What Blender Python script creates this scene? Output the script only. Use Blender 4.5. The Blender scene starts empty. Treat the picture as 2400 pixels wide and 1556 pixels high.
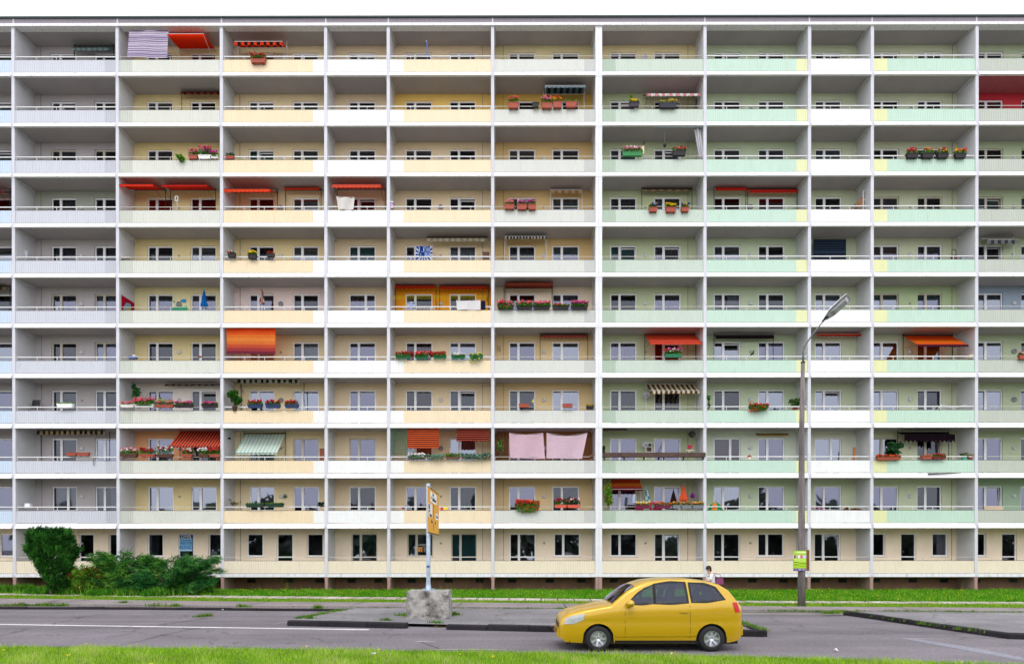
import bpy, math, random
import numpy as np
from mathutils import Matrix, Vector
random.seed(7); RNG = np.random.default_rng(11)
sc = bpy.context.scene
COLL = sc.collection
# ---------------------------------------------------------------- camera
FPX, CAMZ, CAMD = 1395.4, 2.166, 34.3
RX, RY, RZ = 0.0028, 0.0017, -0.00045
right = Vector((1, RY, RZ)).normalized()
fwd = Vector((-RY, 1, -RX)); fwd = (fwd - fwd.dot(right)*right).normalized()
up = right.cross(fwd)
cam_d = bpy.data.cameras.new('camera'); cam = bpy.data.objects.new('camera', cam_d); COLL.objects.link(cam)
cam_d.sensor_width = 36; cam_d.lens = FPX/2400*36; cam_d.shift_y = (1300-778)/2400
cam_d.clip_start = .1; cam_d.clip_end = 2000
cam.matrix_world = Matrix(((right.x, up.x, -fwd.x, 0), (right.y, up.y, -fwd.y, -CAMD), (right.z, up.z, -fwd.z, CAMZ), (0, 0, 0, 1)))
sc.camera = cam
CAM = Vector((0, -CAMD, CAMZ))
# ---------------------------------------------------------------- world, sun, exposure
SUN_EL, SUN_AZ = math.radians(52), math.radians(190)
w = bpy.data.worlds.new('World'); sc.world = w; w.use_nodes = True
nt = w.node_tree; nt.nodes.clear()
sky = nt.nodes.new('ShaderNodeTexSky'); sky.sky_type = 'NISHITA'; sky.sun_disc = False
sky.sun_elevation = SUN_EL; sky.sun_rotation = math.radians(190)
cloud = nt.nodes.new('ShaderNodeMix'); cloud.data_type = 'RGBA'; cloud.inputs[0].default_value = .9
cloud.inputs[7].default_value = (17.5, 17.8, 18.8, 1)
nt.links.new(sky.outputs[0], cloud.inputs[6])
bg = nt.nodes.new('ShaderNodeBackground'); bg.inputs[1].default_value = .1
nt.links.new(cloud.outputs[2], bg.inputs[0])
wo = nt.nodes.new('ShaderNodeOutputWorld'); nt.links.new(bg.outputs[0], wo.inputs[0])
sd = bpy.data.lights.new('sun', 'SUN'); sd.energy = 1.0; sd.angle = math.radians(22); sd.color = (1, .96, .9)
so = bpy.data.objects.new('sun', sd); COLL.objects.link(so)
so.rotation_euler = (math.radians(90)-SUN_EL, 0, math.radians(-10))
sc.view_settings.view_transform = 'Standard'; sc.view_settings.look = 'None'
sc.view_settings.exposure = 0.2; sc.view_settings.gamma = 1; sc.view_settings.use_curve_mapping = False
sc.cycles.max_bounces = 8; sc.cycles.diffuse_bounces = 4; sc.cycles.transparent_max_bounces = 8
sc.cycles.use_denoising = True
# ---------------------------------------------------------------- helpers
def ray(u, v):
    return (right*((u-1200)/FPX) + up*(-(v-1300)/FPX) + fwd)
def atY(u, v, Y):
    r = ray(u, v); t = (Y+CAMD)/r.y; p = CAM + r*t; return p.x, p.z
def atZ(u, v, Z=0.):
    r = ray(u, v); t = (Z-CAMZ)/r.z; p = CAM + r*t; return p.x, p.y
def lin(h):
    h = h.lstrip('#'); c = [int(h[i:i+2], 16)/255 for i in (0, 2, 4)]
    return tuple(x/12.92 if x <= .04045 else ((x+.055)/1.055)**2.4 for x in c)
def sc3(c, k): return tuple(min(1, x*k) for x in c)
_m = {}
def mat(name, col, rough=.7, var=.12, scale=3., stain=0., stain_col=(.12, .11, .1), metal=0., spec=.3, streak=(1, 1, 1), bump=0., trans=0., sheen=0., fine=0., sscale=2.5, slo=.52, smap=(2.2, 2.2, .5)):
    if name in _m: return _m[name]
    if isinstance(col, str): col = lin(col)
    m = bpy.data.materials.new(name); m.use_nodes = True; _m[name] = m
    n = m.node_tree.nodes; l = m.node_tree.links; b = n['Principled BSDF']
    b.inputs['Roughness'].default_value = rough; b.inputs['Metallic'].default_value = metal
    b.inputs['Specular IOR Level'].default_value = spec
    g = n.new('ShaderNodeNewGeometry'); mp = n.new('ShaderNodeMapping'); l.new(g.outputs['Position'], mp.inputs[0])
    mp.inputs['Scale'].default_value = streak
    t = n.new('ShaderNodeTexNoise'); t.inputs['Scale'].default_value = scale; t.inputs['Detail'].default_value = 5
    l.new(mp.outputs[0], t.inputs[0])
    mx = n.new('ShaderNodeMix'); mx.data_type = 'RGBA'
    rmp = n.new('ShaderNodeMapRange'); rmp.inputs[1].default_value = .3; rmp.inputs[2].default_value = .7
    l.new(t.outputs[0], rmp.inputs[0]); l.new(rmp.outputs[0], mx.inputs[0])
    mx.inputs[6].default_value = (*sc3(col, 1-var), 1); mx.inputs[7].default_value = (*sc3(col, 1+var*.6), 1)
    out = mx.outputs[2]
    if fine:
        t3 = n.new('ShaderNodeTexNoise'); t3.inputs['Scale'].default_value = 45; t3.inputs['Detail'].default_value = 3
        l.new(g.outputs['Position'], t3.inputs[0])
        r3 = n.new('ShaderNodeMapRange'); r3.inputs[1].default_value = .3; r3.inputs[2].default_value = .7; r3.inputs[3].default_value = 1-fine; r3.inputs[4].default_value = 1+fine
        l.new(t3.outputs[0], r3.inputs[0])
        mm = n.new('ShaderNodeMix'); mm.data_type = 'RGBA'; mm.blend_type = 'MULTIPLY'; mm.inputs[0].default_value = 1
        l.new(out, mm.inputs[6]); l.new(r3.outputs[0], mm.inputs[7]); out = mm.outputs[2]
    if stain:
        mp2 = n.new('ShaderNodeMapping'); l.new(g.outputs['Position'], mp2.inputs[0]); mp2.inputs['Scale'].default_value = smap
        t2 = n.new('ShaderNodeTexNoise'); t2.inputs['Scale'].default_value = sscale; t2.inputs['Detail'].default_value = 8; t2.inputs['Roughness'].default_value = .7
        l.new(mp2.outputs[0], t2.inputs[0])
        r2 = n.new('ShaderNodeMapRange'); r2.inputs[1].default_value = slo; r2.inputs[2].default_value = slo+.18; r2.inputs[4].default_value = stain
        l.new(t2.outputs[0], r2.inputs[0])
        m2 = n.new('ShaderNodeMix'); m2.data_type = 'RGBA'; l.new(r2.outputs[0], m2.inputs[0]); l.new(out, m2.inputs[6])
        m2.inputs[7].default_value = (*stain_col, 1); out = m2.outputs[2]
    l.new(out, b.inputs['Base Color'])
    if bump:
        bp = n.new('ShaderNodeBump'); bp.inputs['Strength'].default_value = bump; bp.inputs['Distance'].default_value = .02
        tb = n.new('ShaderNodeTexNoise'); tb.inputs['Scale'].default_value = 30; tb.inputs['Detail'].default_value = 4
        l.new(g.outputs['Position'], tb.inputs[0]); l.new(tb.outputs[0], bp.inputs['Height']); l.new(bp.outputs[0], b.inputs['Normal'])
    if trans:
        tr = n.new('ShaderNodeBsdfTranslucent'); ms = n.new('ShaderNodeMixShader'); ms.inputs[0].default_value = trans
        l.new(out, tr.inputs[0]); l.new(b.outputs[0], ms.inputs[1]); l.new(tr.outputs[0], ms.inputs[2])
        l.new(ms.outputs[0], n['Material Output'].inputs[0])
    return m
def cloth(h, k=1.):
    return mat('cloth '+h, sc3(lin(h), k), rough=.9, var=.06, scale=6, trans=.45, spec=.05)
def leaf(h):
    return mat('leaf '+h, lin(h), rough=.6, var=.35, scale=9, trans=.25, spec=.15)

class MB:
    def __init__(s): s.v = []; s.f = []; s.m = []
    def quad(s, a, b, c, d, m=0):
        i = len(s.v); s.v += [a, b, c, d]; s.f.append((i, i+1, i+2, i+3)); s.m.append(m)
    def poly(s, pts, m=0):
        i = len(s.v); s.v += list(pts); s.f.append(tuple(range(i, i+len(pts)))); s.m.append(m)
    def box(s, x0, x1, y0, y1, z0, z1, m=0):
        i = len(s.v)
        s.v += [(x, y, z) for z in (z0, z1) for y in (y0, y1) for x in (x0, x1)]
        for q in ((0, 2, 3, 1), (4, 5, 7, 6), (0, 1, 5, 4), (2, 6, 7, 3), (0, 4, 6, 2), (1, 3, 7, 5)):
            s.f.append(tuple(i+k for k in q)); s.m.append(m)
    def prism(s, pts, ax, a0, a1, m=0):      # pts: 2D polygon extruded along axis ax
        def P(p, a):
            return {'x': (a, p[0], p[1]), 'y': (p[0], a, p[1]), 'z': (p[0], p[1], a)}[ax]
        i = len(s.v); n = len(pts)
        s.v += [P(p, a0) for p in pts] + [P(p, a1) for p in pts]
        s.f.append(tuple(range(i, i+n))); s.m.append(m)
        s.f.append(tuple(range(i+2*n-1, i+n-1, -1))); s.m.append(m)
        for k in range(n):
            j = (k+1) % n; s.f.append((i+k, i+n+k, i+n+j, i+j)); s.m.append(m)
    def tube(s, pts, r, m=0, n=8, cap=True):
        pts = [Vector(p) for p in pts]; rs = r if isinstance(r, (list, tuple)) else [r]*len(pts)
        rings = []
        for k, p in enumerate(pts):
            d = (pts[min(k+1, len(pts)-1)] - pts[max(k-1, 0)]).normalized()
            a = d.cross(Vector((0, 0, 1)) if abs(d.z) < .9 else Vector((1, 0, 0))).normalized(); b = d.cross(a)
            i = len(s.v); rings.append(i)
            for q in range(n):
                t = 2*math.pi*q/n; s.v.append(tuple(p + rs[k]*(a*math.cos(t)+b*math.sin(t))))
        for k in range(len(rings)-1):
            for q in range(n):
                j = (q+1) % n; s.f.append((rings[k]+q, rings[k]+j, rings[k+1]+j, rings[k+1]+q)); s.m.append(m)
        if cap:
            s.f.append(tuple(rings[0]+q for q in range(n))[::-1]); s.m.append(m)
            s.f.append(tuple(rings[-1]+q for q in range(n))); s.m.append(m)
    def lathe(s, prof, c=(0, 0, 0), ax='z', n=16, m=0, star=0.):
        i = len(s.v)
        for (r, h) in prof:
            for q in range(n):
                t = 2*math.pi*q/n; rr = r*(1+star*(1 if q % 2 else -1)); a, b = rr*math.cos(t), rr*math.sin(t)
                p = (a, b, h) if ax == 'z' else ((a, h, b) if ax == 'y' else (h, a, b))
                s.v.append((p[0]+c[0], p[1]+c[1], p[2]+c[2]))
        for k in range(len(prof)-1):
            for q in range(n):
                j = (q+1) % n; s.f.append((i+k*n+q, i+k*n+j, i+(k+1)*n+j, i+(k+1)*n+q)); s.m.append(m)
    def mesh(s, name, mats, smooth=False):
        me = bpy.data.meshes.new(name); me.from_pydata([tuple(map(float, p)) for p in s.v], [], s.f)
        for q in mats: me.materials.append(q)
        me.polygons.foreach_set('material_index', s.m)
        if smooth: me.polygons.foreach_set('use_smooth', [True]*len(s.f))
        me.update(); return me
    def build(s, name, mats, parent=None, smooth=False, loc=None):
        if not isinstance(mats, (list, tuple)): mats = [mats]
        return link(name, s.mesh(name, mats, smooth), parent, loc)
def link(name, me, parent=None, loc=None):
    o = bpy.data.objects.new(name, me); COLL.objects.link(o)
    if parent: o.parent = parent
    if loc: o.location = loc
    return o
def tag(o, label=None, cat=None, group=None, kind=None):
    if label: o['label'] = label
    if cat: o['category'] = cat
    if group: o['group'] = group
    if kind: o['kind'] = kind
    return o
def thing(name, loc, label, cat, group=None):
    o = bpy.data.objects.new(name, None); COLL.objects.link(o); o.location = loc; o.empty_display_size = .1
    return tag(o, label, cat, group)
def tris_mesh(name, V, M, mats, per=3):      # V (n*per,3) array of separate triangles / quads
    n = len(V)//per; me = bpy.data.meshes.new(name)
    me.vertices.add(len(V)); me.vertices.foreach_set('co', V.astype(np.float32).ravel())
    me.loops.add(len(V)); me.loops.foreach_set('vertex_index', np.arange(len(V), dtype=np.int32))
    me.polygons.add(n); me.polygons.foreach_set('loop_start', np.arange(0, len(V), per, dtype=np.int32))
    for q in mats: me.materials.append(q)
    me.polygons.foreach_set('material_index', np.asarray(M, dtype=np.int32))
    me.update(calc_edges=True); me.validate(); return me
def text(body, size, parent, m, loc, rot, name='lettering', ext=.002, align='CENTER'):
    cu = bpy.data.curves.new(name, 'FONT'); cu.body = body; cu.size = size; cu.extrude = ext; cu.align_x = align; cu.align_y = 'CENTER'
    cu.materials.append(m); tmp = bpy.data.objects.new('tmp', cu); me = bpy.data.meshes.new_from_object(tmp); bpy.data.objects.remove(tmp)
    if not me.materials: me.materials.append(m)
    o = bpy.data.objects.new(name, me); COLL.objects.link(o); o.parent = parent; o.location = loc; o.rotation_euler = rot
    return o
# ---------------------------------------------------------------- building geometry data
sp = [6, 6, 6, 3.6, 6, 6.1, 6.1, 6, 3.6, 6]
PXs = [-28.76]
for q in sp: PXs.append(PXs[-1]+q)
PXs = [PXs[0]-6.0] + PXs + [PXs[-1]+6.0]
NAMES = '0ABCDEFGHIJK'
PW = [.175]*13; PW = [.175]*len(PXs); PW[7] = .38
def ztop(k):   # bottom edge of the fascia under row k
    return {11: .80}.get(k, 3.60+2.88*(10-k))
DEP = 1.4; ZROOF = ztop(0)
ROW = {1: 'top row', 2: 'second row down', 3: 'third row down', 4: 'fourth row down', 5: 'fifth row down', 6: 'sixth row down', 7: 'seventh row down', 8: 'eighth row down', 9: 'ninth row down', 10: 'tenth row down', 11: 'bottom row'}
COLN = {'0': 'cut-off left column', 'A': 'first full column from left', 'B': 'second full column from left', 'C': 'third full column from left', 'D': 'fourth full column from left', 'E': 'fifth full column from left', 'F': 'sixth full column from left', 'G': 'fourth full column from right', 'H': 'third full column from right', 'I': 'second full column from right', 'J': 'first full column from right', 'K': 'cut-off right column'}
def L(desc, cell): return f"{desc}, {ROW[int(cell[1:])]}, {COLN[cell[0]]}"
white_c = mat('white painted concrete', (.77, .76, .775), var=.04, scale=1.5, stain=.75, stain_col=(.28, .26, .29), streak=(3, 3, .4), sscale=4, slo=.53, smap=(2.8, 2.8, .7))
wpier_c = mat('white painted pier', (.74, .74, .77), var=.05, scale=2, stain=.18, stain_col=(.4, .4, .43), smap=(3, 3, .3))
pier_m = mat('grey white pier concrete', (.60, .60, .65), var=.06, scale=2, stain=.25, stain_col=(.3, .3, .33))
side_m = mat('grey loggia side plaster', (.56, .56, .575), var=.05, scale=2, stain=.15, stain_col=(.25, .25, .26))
slab_m = mat('slab concrete', (.56, .53, .52), var=.08)
base_m = mat('brown red basement render', (.30, .145, .11), var=.12, scale=2, stain=.3, stain_col=(.12, .08, .07))
attic_m = mat('exposed aggregate attic band', (.24, .21, .245), var=.12, scale=8, fine=.25)
dark_m = mat('dark void', (.012, .011, .014), rough=.5, var=0)
steel_w = mat('white rail paint', (.7, .7, .7), rough=.4, var=.03)
steel_c = mat('cream rail paint', (.52, .5, .45), rough=.5, var=.05)
frame_m = mat('white window frame', (.88, .87, .89), rough=.35, var=.03, spec=.5)
frame_o = mat('aged cream window frame', (.60, .55, .47), rough=.5, var=.08)
black_m = mat('black metal', (.02, .02, .022), rough=.4, var=.1)
cap_m = mat('dark parapet edge', (.045, .035, .035), var=.1)
glass_m = bpy.data.materials.new('window glass'); glass_m.use_nodes = True
_n = glass_m.node_tree.nodes; _l = glass_m.node_tree.links; _n.remove(_n['Principled BSDF'])
_t = _n.new('ShaderNodeBsdfTransparent'); _t.inputs[0].default_value = (.62, .68, .74, 1)
_g = _n.new('ShaderNodeBsdfGlossy'); _g.inputs['Roughness'].default_value = .02; _g.inputs[0].default_value = (.74, .76, 1, 1)
_fr = _n.new('ShaderNodeFresnel'); _fr.inputs[0].default_value = 2.4
_x = _n.new('ShaderNodeMixShader'); _l.new(_fr.outputs[0], _x.inputs[0]); _l.new(_t.outputs[0], _x.inputs[1]); _l.new(_g.outputs[0], _x.inputs[2])
_l.new(_x.outputs[0], _n['Material Output'].inputs[0])
GL = [glass_m]
for k_, (io, tc, gc) in enumerate(((1.75, (.62, .66, .70, 1), (.80, .84, .95, 1)), (2.9, (.5, .56, .62, 1), (.78, .83, 1, 1)))):
    gm = glass_m.copy(); gm.name = 'window glass'; GL.append(gm)
    for nn in gm.node_tree.nodes:
        if nn.type == 'BSDF_TRANSPARENT': nn.inputs[0].default_value = tc
        if nn.type == 'BSDF_GLOSSY': nn.inputs[0].default_value = gc
        if nn.type == 'FRESNEL': nn.inputs[0].default_value = io
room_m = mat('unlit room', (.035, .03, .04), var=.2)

def panel(h, k=.80): return mat('sheet '+h, sc3(lin(h), k), rough=.5, var=.03, scale=2, streak=(1, 1, .3), stain=.30, stain_col=sc3(lin(h), .5), slo=.55, smap=(2.2, 2.2, .35))
PAN = {'0': ('#d4e4f6', None, 0), 'A': ('#d8dae3', '#c9cad3', 'R'), 'B': ('#e3e4d9', '#d2d5ca', 'L'), 'C': ('#fde8c4', '#fdfdfa', 'R'), 'D': ('#ffffff', None, 0),
       'E': ('#fdeac8', '#fdfdfa', 'L'), 'F': ('#e2e3dc', '#d0d1cd', 'R'), 'G': ('#d2dfd1', '#bacbb8', 'L'), 'H': ('#cfe9d8', '#f0f1c0', 'R'), 'I': ('#ffffff', None, 0),
       'J': ('#cde8d6', '#f0f1ba', 'L'), 'K': ('#c8cdc1', None, 0)}
WALL = {'0': '#b0a9a8', 'A': '#b7b0b0', 'B': '#e3cf9a', 'C': '#ead5ac', 'D': '#e8d1ae', 'E': '#ead3ae', 'F': '#e0c493', 'G': '#bfc9a2', 'H': '#c2cfae', 'I': '#c8d0b0', 'J': '#c9cfb0', 'K': '#b9c6a4'}
WALLX = {'E2': '#fcd478', 'E6': '#f0a010', 'B9': '#f0b080', 'K2': '#c0303c', 'C6': '#ecd6d0', 'B8': '#eee4dc', 'G1': '#ead9a8', 'F6': '#f0dfc4', 'K6': '#98a8b8', 'B6': '#ecdfae',
         'C5': '#e8d2a0', 'F2': '#dcb55c', 'B3': '#ecd49a', 'F1': '#dfd0a0', 'A4': '#a4a69a', 'G10': '#b4b898', 'F9': '#8a5c34', 'J6': '#b8ca9c', 'K10': '#a4bca0', 'H9': '#d4dcc8', 'I9': '#d8dcc8', 'J9': '#ccd0b0', 'F3': '#ddbd84', 'F4': '#ddbd84', 'F5': '#ddbd84'}
OPEN = {'0': [(-140, -80), (-33, 29)], 'A': [(120, 179), (221.5, 281)], 'B': [(345, 405.5), (446.5, 507)], 'C': [(583, 643), (686, 747)], 'D': [(817.5, 880.5)], 'E': [(950, 1013.5), (1053, 1116)],
        'F': [(1192.5, 1255), (1294, 1357.5)], 'G': [(1430, 1492.5), (1533, 1596)], 'H': [(1673, 1736.5), (1777, 1839.5)], 'I': [(1910, 1973)], 'J': [(2046, 2107), (2150, 2208.5)], 'K': [(2290, 2351), (2393, 2455)]}
KIND = {'0': 'wd', 'A': 'dw', 'B': 'wd', 'C': 'dw', 'D': 'd', 'E': 'wd', 'F': 'dw', 'G': 'dd', 'H': 'dw', 'I': 'd', 'J': 'wd', 'K': 'dw'}
OPEN11 = {'0': [(-120, -85, 's', 'w'), (-2, 34, 's', 'w')], 'A': [(108, 145, 's', 'w'), (184, 220, 's', 'd'), (254, 290, 's', 'w')], 'B': [(345, 382.5, 's', 'w'), (417, 454, 's', 'd'), (488, 524, 's', 'w')],
          'C': [(578, 617, 's', 'w'), (648, 687, 's', 'd'), (719, 758, 's', 'w')], 'D': [(823, 884.5, 'm', 'd')], 'E': [(954, 1015, 'm', 'w'), (1057, 1118, 'm', 'd')], 'F': [(1194, 1256, 'm', 'd'), (1298, 1360, 'm', 'w')],
          'G': [(1430, 1493, 'm', 'w'), (1533, 1595, 'm', 'd')], 'H': [(1672, 1735, 'm', 'd'), (1776, 1838, 'm', 'w')], 'I': [(1908, 1971, 'm', 'd')], 'J': [(2038, 2075, 's', 'w'), (2111, 2148, 's', 'd'), (2185, 2222, 's', 'w')],
          'K': [(2276, 2312, 's', 'w'), (2348, 2384, 's', 'd'), (2424, 2460, 's', 'w')]}
CUR = {('C', 2): 'gg', ('C', 3): 'gg', ('B', 4): 'rr', ('C', 4): 'rn', ('H', 2): 'pd', ('I', 2): 'r', ('D', 6): 'v', ('J', 5): 'bn', ('J', 6): 'tt', ('K', 6): 'nn', ('A', 9): 'nr', ('I', 7): 'v', ('K', 4): 'tt', ('F', 4): 'tt',
       ('D', 4): 'v', ('G', 7): 'nr', ('D', 2): 'v', ('G', 3): 'tt', ('G', 5): 'tn', ('H', 9): 'bn', ('G', 9): 'nn', ('C', 9): 'nn', ('D', 9): 'n', ('D', 10): 'v', ('B', 10): 'dd', ('E', 6): 'nn', ('K', 10): 'dd', ('E', 8): 'vn', ('E', 7): 'vn',
       ('C', 11): 'ddd', ('D', 11): 't', ('E', 11): 'nt', ('F', 11): 'vd', ('G', 11): 'dd', ('H', 11): 'dd', ('I', 11): 'd', ('J', 11): 'ddd', ('A', 11): 'ddd', ('B', 11): 'nnn', ('G', 8): 'nd', ('J', 7): 'nd', ('H', 8): 'dn', ('J', 8): 'nd',
       ('F', 6): 'dn', ('B', 6): 'nn', ('F', 5): 'nt', ('C', 5): 'dn', ('F', 10): 'nn', ('E', 10): 'nn', ('C', 8): 'dn', ('D', 8): 'd'}
CURM = {'w': cloth('#e8e6ee', .75), 'n': cloth('#b9b6c4', .30), 'g': cloth('#0e8a62', 1.4), 'r': cloth('#a01820', 1.5), 'p': cloth('#a02050', 1.4), 'v': cloth('#6a2438', 1.2), 'b': cloth('#8a5038', 1.3), 't': cloth('#4e8a86', 1.2)}
_wm = {}
def window_mesh(wd, ht, style, door, curtain, flip, old, tilt, gv=0):
    key = (round(wd, 2), round(ht, 2), style, door, curtain, flip, old, tilt, gv)
    if key in _wm: return _wm[key]
    b = MB(); fw = .075; F = .055      # origin: bottom left corner of the opening, glass plane local y=.03
    b.box(0, fw, 0, .07, 0, ht); b.box(wd-fw, wd, 0, .07, 0, ht); b.box(fw, wd-fw, 0, .07, ht-fw, ht); b.box(fw, wd-fw, 0, .07, 0, fw*(2.5 if door else 1))
    panes = [(fw, wd-fw)]
    if style == 'm':
        c = wd*(.36 if not flip else .62)
        b.box(c-.07, c+.07, -.006, .072, fw, ht-fw); panes = [(fw, c-.07), (c+.07, wd-fw)]
    gz0 = fw*(2.5 if door else 1)
    for i, (p0, p1) in enumerate(panes):
        z0, z1 = gz0, ht-fw
        if door and style == 's' or (door and ht > 2.1 and style == 'm'):
            b.box(p0, p1, .004, .066, .86, .93)
        wide = (i == (0 if flip else 1)) and style == 'm'
        if tilt and wide:      # tilted casement
            t = .09
            for (a0, a1, y0, q0, q1) in ((p0, p0+.045, 0, z0, z1), (p1-.045, p1, 0, z0, z1)):
                b.prism([(.03, q0), (.06, q0), (.06+t, q1-.03), (.03+t, q1-.03)], 'x', a0, a1)
            b.box(p0+.045, p1-.045, .03+t, .06+t, z1-.08, z1-.03)
            b.quad((p0, .045, z0), (p1, .045, z0), (p1, .045+t, z1-.05), (p0, .045+t, z1-.05), 1)
        else:
            tl = ((gv*37+i*17) % 7-3)*.0022; b.quad((p0, .035, z0), (p1, .035+tl*.5, z0), (p1, .035+tl*1.5, z1), (p0, .035+tl, z1), 1)
    # curtain folds
    if curtain != 'd':
        roller = curtain in 'gbt'
        bott = {'g': .1, 't': .5, 'b': .3}.get(curtain, .12)
        n = 2 if roller else int(wd/.035); r = random.Random(int(wd*1000)*7+int(ht*1000)*13+gv*101+ord(curtain))
        xs = np.linspace(.05, wd-.05, n+1); ph = [0.0 if roller else (.028*math.sin(i*1.9+r.random())+.012*r.random()) for i in range(n+1)]
        gap0 = r.uniform(.2, .6) if (not roller and r.random() < .5) else -1
        for i in range(n):
            if gap0 > 0 and gap0*wd < xs[i] < gap0*wd+.16: continue
            b.quad((xs[i], .2+ph[i], bott), (xs[i+1], .2+ph[i+1], bott), (xs[i+1], .2+ph[i+1], ht-.05), (xs[i], .2+ph[i], ht-.05), 2)
    # room behind
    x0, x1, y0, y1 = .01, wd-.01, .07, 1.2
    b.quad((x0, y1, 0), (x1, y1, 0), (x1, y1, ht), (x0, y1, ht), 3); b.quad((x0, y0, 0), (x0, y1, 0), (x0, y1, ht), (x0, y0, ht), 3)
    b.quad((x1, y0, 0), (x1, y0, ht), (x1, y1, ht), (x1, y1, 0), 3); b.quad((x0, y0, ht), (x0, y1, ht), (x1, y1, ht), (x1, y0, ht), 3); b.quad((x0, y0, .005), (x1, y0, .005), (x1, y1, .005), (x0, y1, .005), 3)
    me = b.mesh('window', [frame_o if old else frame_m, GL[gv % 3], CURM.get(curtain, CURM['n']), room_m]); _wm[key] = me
    return me
def parapet_mesh(wd, main, seg, side):
    b = MB(); z0, z1 = 0, .70; p = .128; n = int(wd/p); p = wd/n; d = .015
    def mi(x): return 1 if (seg and ((side == 'L' and x < .72) or (side == 'R' and x > wd-.72))) else 0
    for i in range(n):
        x = i*p; pr = [(0, 0), (.62, 0), (.70, d), (.92, d), (1, 0)]
        for (a, ya), (c, yc) in zip(pr[:-1], pr[1:]):
            b.quad((x+a*p, ya, z0), (x+c*p, yc, z0), (x+c*p, yc, z1), (x+a*p, ya, z1), mi(x+.01))
        b.box(x+.02, x+p*.62, -.004, .028, z1-.004, z1+.024, 2)
    b.box(0, wd, .026, .05, z0, z1+.006, 2 if False else mi(.3 if side == 'R' else wd-.3))
    b.box(0, wd, .03, .055, z1+.007, z1+.02, 2)
    return b.mesh('parapet', [panel(main), panel(seg) if seg else panel(main), cap_m])
def rail_mesh(wd, thin):
    b = MB(); z = .0
    r = .013 if thin else .026
    b.box(0, wd, -r, r, -r, r); n = max(2, round(wd/1.09))
    for i in range(n+1 if not thin else n//2+1):
        x = (wd-.06)*(i/(n if not thin else n//2))+.03
        b.box(x-.013, x+.013, -.013, .013, -.62, -r)
    return b.mesh('handrail', [steel_c if thin else steel_w])
lamp_b = MB(); lamp_b.lathe([(.001, -.10), (.07, -.095), (.115, -.06), (.125, -.03), (.125, 0)], ax='y', n=14)
lamp_me = [lamp_b.mesh('wall_lamp', [mat('opal lamp glass', (.55, .55, .56), rough=.25, spec=.5, var=.02)], True)]
lb2 = MB(); lb2.lathe([(.001, -.03), (.10, -.035), (.105, -.07), (.14, -.07), (.15, -.03), (.15, 0)], ax='y', n=18)
lamp_me.append(lb2.mesh('wall_lamp', [mat('ringed lamp grey', (.28, .28, .31), rough=.3, var=.3, scale=20)], True))
lb3 = MB(); lb3.lathe([(.001, -.05), (.05, -.05), (.07, -.03), (.07, 0)], ax='y', n=12)
lamp_me.append(lb3.mesh('wall_lamp', [mat('small lamp beige', (.4, .36, .3), rough=.4)], True))
LAMPU = {'A': 191.5, 'B': 420, 'C': 658.6, 'E': 1033, 'F': 1275, 'G': 1513, 'H': 1758.7, 'J': 2133, 'K': 2376.5}
LK = {('E', 4): 1, ('C', 6): 1, ('B', 6): 1, ('E', 9): 1, ('H', 2): 1, ('J', 2): 1, ('H', 4): 1, ('K', 7): 1, ('K', 8): 1, ('C', 8): 1, ('C', 4): 1}
_pm = {}; _rm = {}
blocks = []
blocks.append(thing('apartment_building', (-17, 0, 0), 'long left slab block with rows of balconies, left of the wide white pier', 'apartment building'))
blocks.append(thing('apartment_building', (22, 0, 0), 'right slab block with mint and white balconies, right of the wide pier', 'apartment building'))
def P(o, ob):    # keep world coordinates while parenting to an offset empty
    ob.parent = o; ob.matrix_parent_inverse = Matrix.Translation(-Vector(o.location)); return ob
def cell_range(c):
    i = NAMES.index(c); return PXs[i]+PW[i]/2, PXs[i+1]-PW[i+1]/2
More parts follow.
